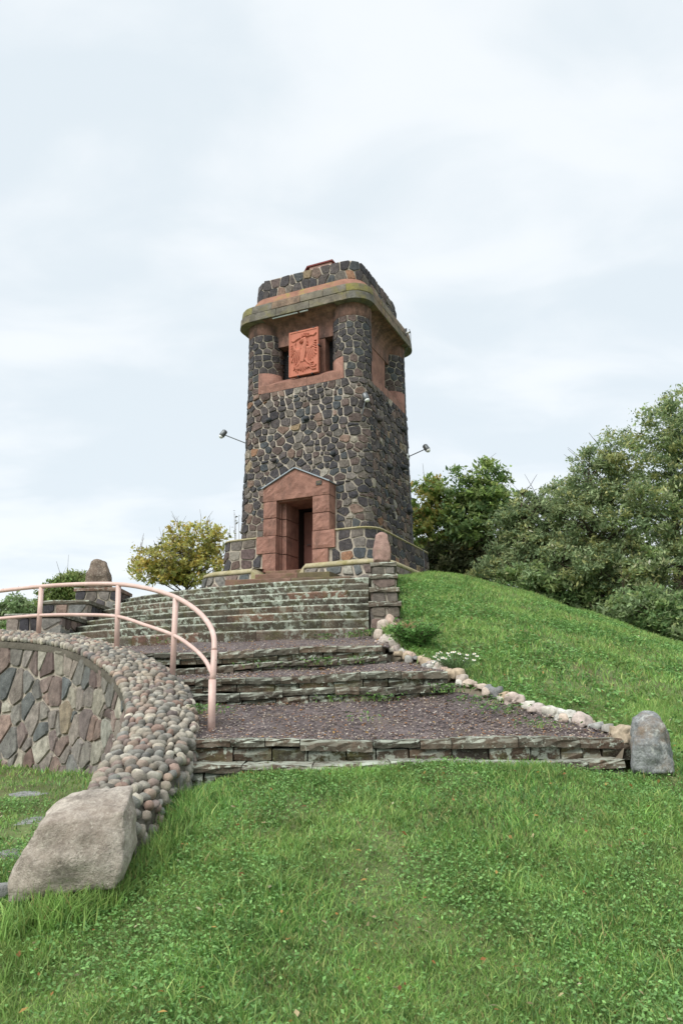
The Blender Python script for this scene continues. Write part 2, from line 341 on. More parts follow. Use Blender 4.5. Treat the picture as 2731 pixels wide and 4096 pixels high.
# plan outline of everything built into the hill: steps, landings, walls
REGION = np.array([tuple(p[:2]) for p in KERB[::-1]] + [(.75, 12.4), (.95, 16.2), (1.0, 17.6), (1.35, 19.2), (-3.6, 21.2), (-5.6, 20.4), (-6.6, 15.8), (-9.5, 14.2)] + [tuple((a*.6+b*.4)[:2]) for a, b in zip(CAPL[::-1], CAPR[::-1])] + [(-1.3, 6.9), (-1.2, 7.05), (2.75, 7.2)])
def inside(x, y, P=REGION):
    r = np.zeros(np.shape(x), bool); j = len(P)-1
    for i in range(len(P)):
        c = ((P[i, 1] > y) != (P[j, 1] > y)) & (x < (P[j, 0]-P[i, 0])*(y-P[i, 1])/(P[j, 1]-P[i, 1]+1e-12)+P[i, 0]); r ^= c; j = i
    return r
def sstep(a, b, x): t = np.clip((x-a)/(b-a), 0, 1); return t*t*(3-2*t)
def bumps(x, y):
    return .022*np.sin(2.1*x+.7*y)+.018*np.sin(1.3*y-2.7*x+1)+.012*np.sin(5.1*x+3.3*y)+.010*np.sin(4.3*y-6.2*x+2)
WALLX = smooth_poly(CAPL, 60)
def Tz(x, y):
    """height of the open ground"""
    x = np.asarray(x, float); y = np.asarray(y, float)
    r = np.hypot(x-TC[0], y-TC[1]); h = np.interp(r, PROF[:, 0], PROF[:, 1])
    h = h-.085*np.clip(x-2.9, 0, 12)*sstep(24, 16, y)
    h = h+.36*sstep(18.6, 21.5, y)*sstep(7.5, 4.2, r)*sstep(-1, 1, x)
    h = h-.75*sstep(-2.4, -4.2, x)*sstep(16, 18.5, y)*sstep(9.5, 6.5, r)
    hl = np.interp(y, LEFT[:, 0], LEFT[:, 1])
    w = sstep(-.7, -1.7, x)*sstep(15.5, 12.5, y+.28*(x+3))
    w = w*np.where(h > hl, 1, 0)
    h = h*(1-w)+hl*w
    return h+bumps(x, y)*sstep(60, 30, r)+EZ
xs = np.r_[-900, -400, -200, -100, -60, -35, -22, -15, np.arange(-11, 11.01, .14), 15, 22, 35, 60, 100, 200, 400, 900]
ys = np.r_[-600, -200, -60, -20, -8, -3, 0, np.arange(1.5, 26, .14), 28, 31, 36, 45, 60, 100, 200, 400, 900, 1500]
GX, GY = np.meshgrid(xs, ys); GZ = Tz(GX, GY)
GZ = np.where(inside(GX, GY), GZ-1.1, GZ)
V = np.stack([GX.ravel(), GY.ravel(), GZ.ravel()], 1); nx_ = len(xs)
I = np.arange((len(ys)-1)*(nx_)).reshape(len(ys)-1, nx_)[:, :-1].ravel()
Fc = np.stack([I, I+1, I+1+nx_, I+nx_], 1)
hill = np_mesh('hill', V, Fc, np.ones((len(V), 3))*.3, m_soil, None, True); hill['kind'] = 'structure'

# ------------------------------------------------------------------ the tower
MATW = (np.array([[AXv[0], -NV[0], 0], [AXv[1], -NV[1], 0], [0, 0, 1]]), np.array([TC[0], TC[1], EZ]))   # local -> world
def l2w(x, y, z): return MATW[0]@np.array([x, y, z])+MATW[1]
tower = thing('stone_tower', 'square dark field stone tower with red sandstone doorway and cornice on the hilltop', 'tower', (TC[0], TC[1], EZ), -PSI)

def perim(a, rc, extra=()):
    """rounded square, counter-clockwise from the front face (-y), extra = x stations on the front face"""
    pts = []; L = a-rc
    fr = sorted([-L, L]+[x for x in extra if -L < x < L]+[t*L for t in (-.5, 0, .5)])
    for k in range(4):
        c, s = [(1, 0), (0, 1), (-1, 0), (0, -1)][k]
        xs_ = fr if k == 0 else [-L, 0, L]
        loc = [(x, -a) for x in xs_]+[(L+rc*math.sin(t), -L-rc*math.cos(t)) for t in [R_(15*q) for q in range(1, 6)]]
        pts += [(c*x-s*y, s*x+c*y) for x, y in loc]
    return pts
def loft(levels, rc, extra=(), skip=None, cap=True):
    """levels: (z, a[, rc])"""
    b = MB(); rings = []
    for lv in levels:
        z, a = lv[0], lv[1]; r = lv[2] if len(lv) > 2 else rc
        rings.append([(x, y, z) for x, y in perim(a, r, extra)])
    n = len(rings[0]); vs = [p for r in rings for p in r]; fs = []
    for i in range(len(rings)-1):
        for k in range(n):
            k2 = (k+1) % n
            if skip and skip(rings[i][k], rings[i][k2], levels[i][0], levels[i+1][0]): continue
            fs.append((i*n+k, i*n+k2, (i+1)*n+k2, (i+1)*n+k))
    if cap: fs += [tuple((len(rings)-1)*n+k for k in range(n))]
    return b.add(vs, fs)
DX0, DX1, DZ0, DZ1 = -.50, .64, 3.36, 5.36         # door opening
def doorskip(p, q, z0, z1): return p[1] < -1.5 and q[1] < -1.5 and min(p[0], q[0]) >= DX0-1e-6 and max(p[0], q[0]) <= DX1+1e-6 and z1 <= DZ1+1e-6
SA = lambda z: 2.10-(z-4.39)*(.08/4.53)            # shaft half width
RC = .55
core = loft([(3.0, SA(3.0)), (DZ1, SA(DZ1)), (8.92, SA(8.92))], RC, (DX0, DX1), doorskip); core.build('shaft', m_mortar, tower, True)
PA = lambda z: 2.46-(z-3.4)*.03
loft([(2.4, 2.49), (DZ0, PA(DZ0)), (4.34, PA(4.34))], RC, (DX0, DX1), doorskip, False).build('plinth', m_mortar, tower, True)
pl = loft([(4.335, 2.40), (4.345, 2.478), (4.385, 2.462), (4.46, 2.05)], RC, (-.93, 1.15), lambda p, q, z0, z1: p[1] < -1.5 and q[1] < -1.5 and min(p[0], q[0]) >= -.93-1e-6 and max(p[0], q[0]) <= 1.15+1e-6, False)
pl.build('plinth_ledge', m_lip, tower, True)
# wall coordinates: s along the perimeter (0 = middle of the front face), z up
def wallmap(afun, rc):
    def f(s, z, d):
        a = afun(z); L0 = afun(zref)-rc; arc = rc*math.pi/2; per = 2*L0+arc
        k = math.floor((s+L0)/per); t = (s+L0)-k*per; L = a-rc
        if t <= 2*L0: x, y = (t/(2*L0)*2-1)*L, -a-d
        else:
            th = (t-2*L0)/rc; x, y = L+(rc+d)*math.sin(th), -L-(rc+d)*math.cos(th)
        c, s_ = [(1, 0), (0, 1), (-1, 0), (0, -1)][k % 4]
        return (c*x-s_*y, s_*x+c*y, z)
    zref = 6.0; return f
rnd = random.Random(11)
stones = []
def masonry(afun, rc, z0, z1, hs, ws, jit, gap, excl, pal, proud=.035, s0=None, s1=None, wt=.012, an=1.15):
    L0 = afun(6.0)-rc; per = 2*L0+rc*math.pi/2
    if s0 is None: s0, s1 = -2*per+L0, 2*per+L0
    S = row_seeds(s0, s1, z0, z1, hs[0], hs[1], ws[0], ws[1], jit, rnd)
    f = wallmap(afun, rc)
    for c in voronoi(S, s0, s1, z0, z1, gap, excl, wt=wt, an=an):
        stones.append(stone_mesh(c, f, pick(pal, rnd), rnd, proud*rnd.uniform(.6, 1.3)))
DOOREX = [(-.94, 2.0), (1.16, 2.0), (1.16, 5.76), (.10, 6.29), (-.94, 5.80)]
masonry(SA, RC, 4.47, 8.92, (.13, .25), (.13, .40), .20, .024, [DOOREX], BASALT, .045, wt=.012, an=1.2)
PLEX = [(-1.14, 3.86), (1.33, 3.86), (1.33, 4.5), (-1.14, 4.5)]; PLEX2 = [(-.95, 2.0), (1.14, 2.0), (1.14, 4.5), (-.95, 4.5)]
masonry(PA, RC, 3.0, 4.33, (.24, .34), (.26, .48), .14, .03, [PLEX2, PLEX], BASALT+[(10, lin(96, 83, 82)), (2, lin(140, 106, 84))])
# corner piers of the belfry storey
PIERS = [(1.47, -1.47), (-1.47, -1.47), (1.47, 1.47), (-1.47, 1.47)]
for px, py in PIERS:
    b = MB(); b.tube([(px, py, 8.9), (px, py, 10.92)], .55, 24, caps=False); b.build('pier', m_mortar, tower, True)
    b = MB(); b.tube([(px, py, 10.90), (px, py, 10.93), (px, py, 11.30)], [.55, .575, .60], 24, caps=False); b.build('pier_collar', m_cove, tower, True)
    def pm(s, z, d, px=px, py=py):
        th = s/.55; return (px+(.55+d)*math.sin(th), py-(.55+d)*math.cos(th), z)
    sg = .55*math.pi
    # sandstone springers at the foot of the pier sides that face an opening
    S = row_seeds(-sg, sg, 8.95, 10.89, .19, .25, .2, .34, .10, rnd)
    sx = 1 if px > 0 else -1; sy = 1 if py > 0 else -1
    ex = []
    for a0, a1 in ((math.atan2(-px, 1.47) if True else 0, 0),):
        pass
    def spring(th):  # local angles: 0 = front(-y), 90deg = +x
        nxx, nyy = math.sin(th), -math.cos(th)
        return (nyy*sy > -.2 and nxx*sx < .1) or (nxx*sx > -.2 and nyy*sy < .1)
    for c in voronoi(S, -sg, sg, 8.95, 10.89, .022):
        cx = sum(p[0] for p in c)/len(c); cz = sum(p[1] for p in c)/len(c); th = cx/.55
        inward = (math.sin(th)*sx < -.10 or -math.cos(th)*sy < -.10)
        if inward and cz < 9.58: continue
        stones.append(stone_mesh(c, pm, pick(BASALT[:3]+BASALT[-1:]+BASALT[:1], rnd), rnd, .03))
    # springer blocks
    for lo, hi in ((95, 172), (-82, -5)):
        # angles relative to the outward diagonal frame
        b = MB(); vs = []; n = 9
        for i in range(n):
            t = R_(lo+(hi-lo)*i/(n-1))
            if lo > 0: ang = t                                   # towards +y / side opening
            else: ang = t                                        # towards -x / front opening
            nxx, nyy = math.sin(ang)*sx, -math.cos(ang)*(-sy)*-1 if False else (-math.cos(ang))*(-sy)
            for z in (8.93, 9.60):
                vs.append((px+.585*nxx, py+.585*nyy, z))
            vs.append((px+.5*nxx, py+.5*nyy, 9.62))
        fs = []
        for i in range(n-1):
            for k in range(2): fs.append((3*i+k, 3*i+3+k, 3*i+4+k, 3*i+1+k))
        b.add(vs, fs).build('springer_block', m_sand, tower, True)
put_pending = True
# parapet
PAR = lambda z: 1.835-(z-12)*.03
loft([(11.7, 1.86), (12.0, PAR(12.0)), (12.80, PAR(12.8)), (12.90, 1.76), (12.93, 1.66), (12.93, 1.45), (12.3, 1.44)], .50, cap=False).build('parapet', m_mortar, tower, True)
loft([(12.3, 1.46), (12.35, 1.46)], .4).build('roof_deck', m_conc, tower)
masonry(PAR, .50, 12.21, 12.86, (.2, .32), (.2, .42), .22, .022, [], BASALT, .04)
put_stones(stones, 'stone', m_basalt, tower, 300, 'masonry', None, MATW)
# cornice in two courses with a joint, and the sloping red band above
def cornice(levels, name, mat, rc): sharpen(loft(levels, rc, cap=False).build(name, mat, tower, True))
def ring_pt(a, rc, u):
    """u 0..4 round a rounded square; each side: .72 flat, .28 corner"""
    k = int(math.floor(u)) % 4; t = u-math.floor(u); L = a-rc
    if t <= .72: x, y = (t/.72*2-1)*L, -a
    else: th = (t-.72)/.28*math.pi/2; x, y = L+rc*math.sin(th), -L-rc*math.cos(th)
    c, s_ = [(1, 0), (0, 1), (-1, 0), (0, -1)][k]; return (c*x-s_*y, s_*x+c*y)
rcn = random.Random(77)
CORC = [(3, lin(124, 116, 103)), (3, lin(134, 114, 98)), (2, lin(118, 112, 84)), (2, lin(142, 118, 104)), (2, lin(112, 108, 100))]
MOSC = [(1, lin(132, 126, 70)), (1, lin(122, 116, 72))]
for lv, cuts in (([(11.31, 1.0), (11.285, 2.25), (11.295, 2.265), (11.54, 2.250), (11.553, 2.232), (11.553, 1.9)], (.0, .2, .45, .72)), ([(11.562, 1.9), (11.562, 2.225), (11.575, 2.240), (11.80, 2.220), (11.83, 2.202), (11.86, 1.95)], (.0, .16, .38, .55, .72))):
    for k in range(4):
        us = [k+c for c in cuts]+[k+1.0]
        for a_, b_ in zip(us[:-1], us[1:]):
            n = 12; dj = rcn.uniform(-.008, .008); vs = []; m = len(lv)
            for q in range(n):
                u = a_+.0016+(b_-a_-.0032)*q/(n-1)
                for (z, a) in lv:
                    x, y = ring_pt(a+(dj+rcn.uniform(-.004, .004) if a > 2.19 else 0), .62 if a > 1.5 else .3, u); vs.append((x, y, z+(rcn.uniform(-.004, .004) if 2.19 < a else 0)))
            fs = [(q*m+r_, (q+1)*m+r_, (q+1)*m+r_+1, q*m+r_+1) for q in range(n-1) for r_ in range(m-1)]+[tuple(range(m)), tuple((n-1)*m+r_ for r_ in range(m))[::-1]]
            corner = a_ % 1 > .7
            b = MB(); b.add(vs, fs, pick(MOSC if corner and lv[0][0] > 11.5 else CORC, rcn, .1)); sharpen(b.build('cornice_block', m_cornice, tower, True), 40)
cornice([(11.83, 2.10), (11.86, 2.07), (12.20, 1.90), (12.22, 1.80)], 'red_band', m_band, .62)
# belfry: on each face a sill, a middle panel, two dark mesh windows, lintel and cove
def rot4(k, p):
    c, s = [(1, 0), (0, 1), (-1, 0), (0, -1)][k]; return (c*p[0]-s*p[1], s*p[0]+c*p[1], p[2])
def prism_x(profile, x0, x1, k, name, mat, jit=0):
    """profile (depth c from the axis, z) swept along x on face k"""
    b = MB(); n = len(profile); vs = []
    xs_ = np.linspace(x0, x1, 6)
    for x in xs_:
        vs += [rot4(k, (x, -c, z)) for c, z in profile]
    fs = [(i*n+j, (i+1)*n+j, (i+1)*n+(j+1) % n, i*n+(j+1) % n) for i in range(5) for j in range(n)]
    fs += [tuple(range(n))[::-1], tuple(5*n+j for j in range(n))]
    return b.add(vs, fs).build(name, mat, tower)
for k in range(4):
    W0 = [-1.43, -.52, .22, .75, 1.43]
    for i in range(4):
        prism_x([(1.2, 8.90), (2.035, 8.925), (2.035, 9.17+.012*(i % 2)), (1.62, 9.44), (1.2, 9.46)], W0[i]+.004, W0[i+1]-.004, k, 'sill_block', m_sand)
    prism_x([(1.2, 9.45), (1.66, 9.43), (1.68, 10.55), (1.2, 10.55)], -.50, .66, k, 'middle_panel', m_sand)
    for a, b_ in ((-1.15, -.505), (.665, 1.15)):
        prism_x([(1.30, 9.46), (1.36, 9.46), (1.36, 10.54), (1.30, 10.54)], a, b_, k, 'window', m_grille)
    # cove: concave sweep from the lintel out to the cornice
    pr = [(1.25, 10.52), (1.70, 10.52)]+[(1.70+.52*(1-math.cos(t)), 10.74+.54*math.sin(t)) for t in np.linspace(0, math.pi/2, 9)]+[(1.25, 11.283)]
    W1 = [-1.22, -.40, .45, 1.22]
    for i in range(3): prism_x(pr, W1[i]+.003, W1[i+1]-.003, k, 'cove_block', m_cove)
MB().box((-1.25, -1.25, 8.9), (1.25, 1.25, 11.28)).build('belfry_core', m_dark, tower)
# window mesh wires
for k in (0, 1):
    for a, b_ in ((-1.1, -.51), (.67, 1.1)):
        w = MB()
        for i in range(9):
            x = a+(b_-a)*(i+.5)/9; w.tube([rot4(k, (x, -1.375, 9.46)), rot4(k, (x, -1.375, 10.53))], .007, 4, caps=False)
        for i in range(18):
            z = 9.48+1.05*i/18; w.tube([rot4(k, (a, -1.375, z)), rot4(k, (b_, -1.375, z))], .007, 4, caps=False)
        w.build('window_grille', m_black, tower)
# doorway
rs = random.Random(5)
def rough_block(x0, x1, z0, z1, y0, y1, name, mat, amp=.012, n=(5, 2, 5)):
    """a hewn block with a slightly pillowed, uneven front (-y)"""
    b = MB(); g = 6; vs = []
    for i in range(g+1):
        for j in range(g+1):
            u, v = i/g, j/g; e_ = min(u, 1-u, v, 1-v)
            x = x0+(x1-x0)*u; z = z0+(z1-z0)*v
            pil = min(1, e_*6)
            vs.append((x, y0+.014*(1-pil)+rs.uniform(-amp, amp)*(pil*.9+.1), z))
    fs = [(i*(g+1)+j, (i+1)*(g+1)+j, (i+1)*(g+1)+j+1, i*(g+1)+j+1) for i in range(g) for j in range(g)]
    o = len(vs)
    rim = [i*(g+1) for i in range(g+1)]+[g*(g+1)+j for j in range(1, g+1)]+[i*(g+1)+g for i in range(g-1, -1, -1)]+[j for j in range(g-1, 0, -1)]
    vs += [(vs[i][0], y1, vs[i][2]) for i in rim]; m = len(rim)
    fs += [(rim[(i+1) % m], rim[i], o+i, o+(i+1) % m) for i in range(m)]
    return b.add(vs, fs).build(name, mat, tower)
YF, YB = -2.54, -1.6
G = .011
zs = [3.34, 3.87, 4.38, 4.88, 5.375]
for i in range(4):
    wl = -1.13 if i == 1 else -.93; wr = 1.32 if i == 1 else (1.12 if i == 0 else 1.15)
    rough_block(wl+G, DX0, zs[i]+G, zs[i+1]-G, YF+(0 if i < 2 else .03), YB, 'surround_block', m_sand)
    rough_block(DX1, wr-G, zs[i]+G+(.0 if i else .0), zs[i+1]-G, YF+(0 if i < 2 else .03), YB, 'surround_block', m_sand)
    # stepped inner jamb, set back
    rough_block(DX0-.02, DX0+.03, zs[i]+G, zs[i+1]-G, -2.28, -1.55, 'jamb_block', m_sand, .006)
    b = MB().box((DX0+.002, -2.2, zs[i]+G), (DX0+.16, -1.45, zs[i+1]-G)); b.build('jamb_block', m_sand, tower)
    b = MB().box((DX1-.10, -2.2, zs[i]+G), (DX1-.002, -1.45, zs[i+1]-G)); b.build('jamb_block', m_sand, tower)
# gable stone
b = MB(); vs = []; top = [(-.93, 5.76), (.10, 6.24), (1.15, 5.73)]
nx2 = 16; nz2 = 6
for i in range(nx2+1):
    x = -.93+2.08*i/nx2; zt = np.interp(x, [t[0] for t in top], [t[1] for t in top]); zb = 5.375+(0.0 if not DX0 < x < DX1 else -.0)
    for j in range(nz2+1):
        e_ = min(i, nx2-i, j, nz2-j)
        dz = rs.uniform(-.012, .012) if 0 < i < nx2 and 0 < j < nz2 else 0
        vs.append((x, -2.52+(.012 if e_ == 0 else rs.uniform(-.016, .012)), zb+(zt-zb)*j/nz2+dz))
fs = [(i*(nz2+1)+j, (i+1)*(nz2+1)+j, (i+1)*(nz2+1)+j+1, i*(nz2+1)+j+1) for i in range(nx2) for j in range(nz2)]
nv = len(vs); vs += [(v[0], -1.6, v[2]) for v in vs]
for i in range(nx2):
    fs += [(i*(nz2+1), nv+i*(nz2+1), nv+(i+1)*(nz2+1), (i+1)*(nz2+1)), ((i+1)*(nz2+1)+nz2, nv+(i+1)*(nz2+1)+nz2, nv+i*(nz2+1)+nz2, i*(nz2+1)+nz2)]
for j in range(nz2):
    fs += [(j+1, nv+j+1, nv+j, j), (nx2*(nz2+1)+j, nv+nx2*(nz2+1)+j, nv+nx2*(nz2+1)+j+1, nx2*(nz2+1)+j+1)]
b.add(vs, fs).build('gable_stone', m_sand, tower)
for (xa, za_), (xb, zb_) in ((top[0], top[1]), (top[1], top[2])):
    dxx, dzz = xb-xa, zb_-za_; l = math.hypot(dxx, dzz); nxn, nzn = -dzz/l, dxx/l
    ea = .03 if xa < 0 else 0; eb = .03 if xb > 1 else 0
    xa2, za2, xb2, zb2 = xa-dxx/l*ea, za_-dzz/l*ea, xb+dxx/l*eb, zb_+dzz/l*eb
    vs = []
    for y in (-2.57, -2.02):
        for (x, z) in ((xa2, za2), (xb2, zb2)):
            vs += [(x+nxn*.004, y, z+nzn*.004), (x+nxn*.034, y, z+nzn*.034)]
    MB().add(vs, [(0, 2, 3, 1), (4, 5, 7, 6), (1, 3, 7, 5), (0, 4, 6, 2), (0, 1, 5, 4), (2, 6, 7, 3)]).build('roof_flashing', m_lead, tower)
# passage and door leaf
b = MB()
b.add([(DX0+.16, -1.45, 3.3), (DX1-.1, -1.45, 3.3), (DX1-.1, .4, 3.3), (DX0+.16, .4, 3.3), (DX0+.16, -1.45, 5.35), (DX1-.1, -1.45, 5.35), (DX1-.1, .4, 5.35), (DX0+.16, .4, 5.35)],
      [(0, 1, 2, 3), (4, 7, 6, 5), (1, 5, 6, 2), (0, 3, 7, 4), (3, 2, 6, 7)])
b.build('passage', m_dark, tower)
MB().box((DX0-.02, -2.5, DZ0-.06), (DX1+.02, -1.4, DZ0)).build('threshold', m_sand, tower)
MB().box((DX0-.01, -2.40, DZ1-.02), (DX1+.01, -1.4, DZ1+.05)).build('door_lintel', m_sand, tower)
dl = MB().box((DX0+.17, -1.12, 3.37), (DX1-.12, -1.07, 5.30)).build('door', m_door, tower)
MB().tube([(DX0+.3, -1.18, 4.30), (DX0+.42, -1.18, 4.30)], .012, 6).build('handle', m_metal, dl)
MB().tube([(DX0+.3, -1.11, 4.30), (DX0+.3, -1.19, 4.30)], .012, 6).build('handle', m_metal, dl)
# projecting knob stones
def knob(x, y, z, nx, ny, r):
    b = MB(); vs = []; seg = 9
    u = np.array([-ny, nx, 0]); nn = np.array([nx, ny, 0])
    for i, (h, k) in enumerate(((-.02, 1.), (.06, 1.05), (.12, .85), (.16, .45))):
        for j in range(seg):
            a = 2*math.pi*j/seg; vs.append(np.array([x, y, z-h*.25])+nn*h*r/.11+u*math.cos(a)*k*r*rnd.uniform(.92, 1.08)+np.array([0, 0, 1])*math.sin(a)*k*r*.9)
    vs.append(np.array([x, y, z-.04])+nn*.175*r/.11)
    fs = [(i*seg+j, i*seg+(j+1) % seg, (i+1)*seg+(j+1) % seg, (i+1)*seg+j) for i in range(3) for j in range(seg)]+[(3*seg+j, 3*seg+(j+1) % seg, 4*seg) for j in range(seg)]
    c = rnd.choice([lin(58, 62, 66), lin(74, 70, 70), lin(84, 84, 78)])
    b.add(vs, fs, c).build('projecting_stone', m_basalt, tower, True)
for x, z in ((-1.02, 8.04), (.22, 7.87), (1.08, 6.67), (-.82, 6.74)): knob(x, -SA(z)-.02, z, 0, -1, .085)
for y, z in ((-1.06, 7.9), (1.03, 8.27), (-.38, 6.62), (.89, 6.96), (-.73, 5.31), (1.28, 5.63)): knob(SA(z)+.02, y, z, 1, 0, .11)
# little hut on the roof
hut = thing('roof_hut', 'low pink hut with dark red roof behind the tower parapet', 'hut', tuple(l2w(.12, .02, 12.3)), -PSI)
MB().box((-.58, -.52, 0.02), (.22, .5, 1.55)).build('wall', m_hut, hut)
MB().box((-.64, -.58, 1.552), (.29, .56, 1.60)).build('roof', m_roofred, hut)
MB().add([(-.645, -.58, 1.60), (-.645, .56, 1.60), (-.90, .56, 1.20), (-.90, -.58, 1.20), (-.645, -.58, 1.55), (-.645, .56, 1.55), (-.90, .56, 1.16), (-.90, -.58, 1.16)], [(0, 1, 2, 3), (7, 6, 5, 4), (0, 3, 7, 4), (3, 2, 6, 7), (2, 1, 5, 6), (1, 0, 4, 5)]).build('awning', m_roofred, hut)

# ------------------------------------------------------------------ coat of arms
plq = thing('coat_of_arms', 'terracotta plaque with crowned eagle relief hung between the tower windows', 'plaque', tuple(l2w(.13, -2.03, 9.27)), -PSI)
PWD, PHT = .98, 1.45
plate = MB().box((-PWD/2, -.03, 0), (PWD/2, .05, PHT)).build('panel', m_terra, plq)
fr = MB()
for a, b_ in (((-PWD/2, 0), (PWD/2, .045)), ((-PWD/2, PHT-.045), (PWD/2, PHT)), ((-PWD/2, .0455), (-PWD/2+.045, PHT-.0455)), ((PWD/2-.045, .0455), (PWD/2, PHT-.0455))):
    fr.box((a[0], -.045, a[1]), (b_[0], -.0302, b_[1]))
fr.build('rim', m_terra, plq)
def ridge(b, pts, ws, h=.03, y=-.028):
    """raised rib along pts (x, z) with half widths ws"""
    pts = np.asarray(pts, float); n = len(pts); vs = []
    for i in range(n):
        t = pts[min(i+1, n-1)]-pts[max(i-1, 0)]; t = t/(np.linalg.norm(t)+1e-9); q = np.array([-t[1], t[0]])
        w = ws[i] if hasattr(ws, '__len__') else ws
        for k, hh in ((-1, 0), (-.7, h*.8), (0, h), (.7, h*.8), (1, 0)):
            p = pts[i]+q*w*k; vs.append((p[0], y-hh, p[1]))
    fs = [(i*5+j, i*5+j+1, i*5+6+j, i*5+5+j) for i in range(n-1) for j in range(4)]
    fs += [tuple(range(5)), tuple((n-1)*5+j for j in range(5))[::-1]]
    b.add(vs, fs)
def S_(x, z): return (x*PWD/100-PWD/2, PHT-z*PHT/147)      # drawing units: 100 wide, 147 high, z down
def part(name, strokes, h=.03):
    b = MB(); h *= 1.4
    for pts, ws in strokes: ridge(b, [S_(*p) for p in pts], [w*PWD/100 for w in ws] if hasattr(ws, '__len__') else ws*PWD/100, h)
    return b.build(name, m_terra, plq)
part('eagle_body', [([(52, 56), (50, 70), (48, 84), (48, 98), (48, 106)], [8, 12, 11, 8, 5]), ([(56, 32), (58, 40), (56, 50), (53, 60)], [6, 7, 8, 9])], .05)
part('eagle_head', [([(60, 30), (54, 31), (46, 33), (40, 36), (37, 41)], [5, 6.5, 5, 3, 1]), ([(54, 38), (46, 40), (40, 43)], [3, 2.4, 1]), ([(60, 36), (64, 44)], [3, 1.2]), ([(62, 48), (66, 54)], [3, 1])], .045)
part('eagle_crown', [([(44, 24), (52, 21), (62, 22), (66, 25)], 2.2), ([(46, 22), (44, 15)], 2), ([(52, 20), (52, 12)], 2.2), ([(58, 20), (59, 13)], 2), ([(64, 22), (67, 15)], 2)], .04)
part('ribbon', [([(10, 30), (18, 33), (28, 27), (40, 24)], [2.5, 3, 2.5, 2])]); part('ribbon', [([(66, 24), (76, 22), (84, 24), (94, 17)], [2, 2.5, 3, 3])])
wl = [([(40, 64), (28, 66), (20, 58), (18, 46), (22, 38)], [7, 6, 5, 4.5, 3.5])]
wr = [([(60, 62), (72, 62), (82, 54), (84, 42), (80, 32)], [7, 6, 5, 4.5, 3.5])]
for i in range(5):
    z = 40+i*7; wl.append(([(20+i*.5, z), (13, z+5), (8, z+8+i*1.5)], [2.6, 2.6, 1.4])); wr.append(([(82-i*.5, z-3), (88, z+2), (94, z+3+i*1.2)], [2.6, 2.6, 1.4]))
for i in range(5):
    x = 24+i*5; wl.append(([(x, 68), (x-4-(4-i)*1.2, 84), (x-6-(4-i)*2.2, 100+i*5)], [2.6, 2.8, 1.6]))
    x = 62+i*5; wr.append(([(x, 67), (x+3+i*1.2, 83), (x+4+i*2.2, 108-i*5)], [2.6, 2.8, 1.6]))
part('eagle_wing', wl); part('eagle_wing', wr)
tl = [([(48, 104), (48+k*3.2, 116), (48+k*6.8, 126), (48+k*7.6, 136-abs(k)*3.4)], [2, 2.6, 3, 1.6]) for k in (-3, -2, -1, 0, 1, 2, 3)]
part('eagle_tail', tl, .035)
part('eagle_leg', [([(42, 96), (36, 108), (28, 116), (22, 122)], [5, 4, 3, 2.4]), ([(26, 116), (16, 120)], 1.8), ([(25, 118), (16, 127)], 1.8), ([(28, 118), (24, 132)], 1.8), ([(14, 96), (20, 112), (28, 132), (30, 138)], 1.6)])
part('eagle_leg', [([(56, 96), (64, 108), (70, 114), (76, 118)], [5, 4, 3, 2.4]), ([(72, 114), (84, 112)], 1.8), ([(74, 118), (86, 120)], 1.8), ([(73, 118), (80, 128)], 1.8), ([(76, 124), (86, 126), (92, 120)], [3, 4.5, 3]), ([(70, 124), (80, 134), (92, 134)], [1.5, 3, 2.5])])
sc_ = MB()
for i in range(7):
    for j in range(5):
        c = S_(42+j*3.2+(i % 2)*1.6, 60+i*5); ridge(sc_, [(c[0], c[1]+.012), (c[0], c[1]-.018)], [.012, .004], .016, -.068)
sc_.build('breast_feather', m_terra, plq)
for x, z in ((-PWD/2-.01, .68), (PWD/2+.01, .86), (-.18, -.012), (.28, -.012), (-.2, PHT+.01), (.34, PHT+.01)):
    MB().box((x-.02, -.055, z-.018), (x+.02, .10, z+.018)).build('clamp', m_black, plq)
MB().box((-.12, .05, .3), (.12, .37, .4)).build('bracket', m_black, plq)
MB().box((-.12, .05, 1.0), (.12, .37, 1.1)).build('bracket', m_black, plq)

# small sign plate on the gable
sg_ = thing('sign_plate', 'tiny dark sign plate with two gold lines on the sandstone gable', 'sign', tuple(l2w(.855, -2.545, 5.66)), -PSI)
MB().box((-.085, -.008, 0), (.085, .012, .12)).build('panel', m_black, sg_)
tx = MB(); rr = random.Random(3)
for z, x0, x1 in ((.075, -.065, .06), (.045, -.045, .035)):
    x = x0
    while x < x1:
        w = rr.uniform(.006, .012); tx.box((x, -.0105, z), (x+w, -.0078, z+.011)); x += w+.003
tx.build('lettering', m_gold, sg_)
for x in (-.076, .076):
    for z in (.01, .11): MB().tube([(x, -.006, z), (x, -.012, z)], .006, 6).build('screw', m_gold, sg_)

# strip lamp under the cornice
lamp = thing('strip_lamp', 'two thin white tube lamps under the front cornice edge', 'lamp', tuple(l2w(-.25, -2.2, 11.26)), -PSI)
for a, b_ in ((-.62, .25), (.32, .60)):
    MB().tube([(a, 0, 0), (b_, 0, 0)], .022, 8).build('tube', m_tubeglass, lamp, True)
    MB().box((a+.05, -.02, .02), (b_-.05, .03, .05)).build('holder', m_metal, lamp)

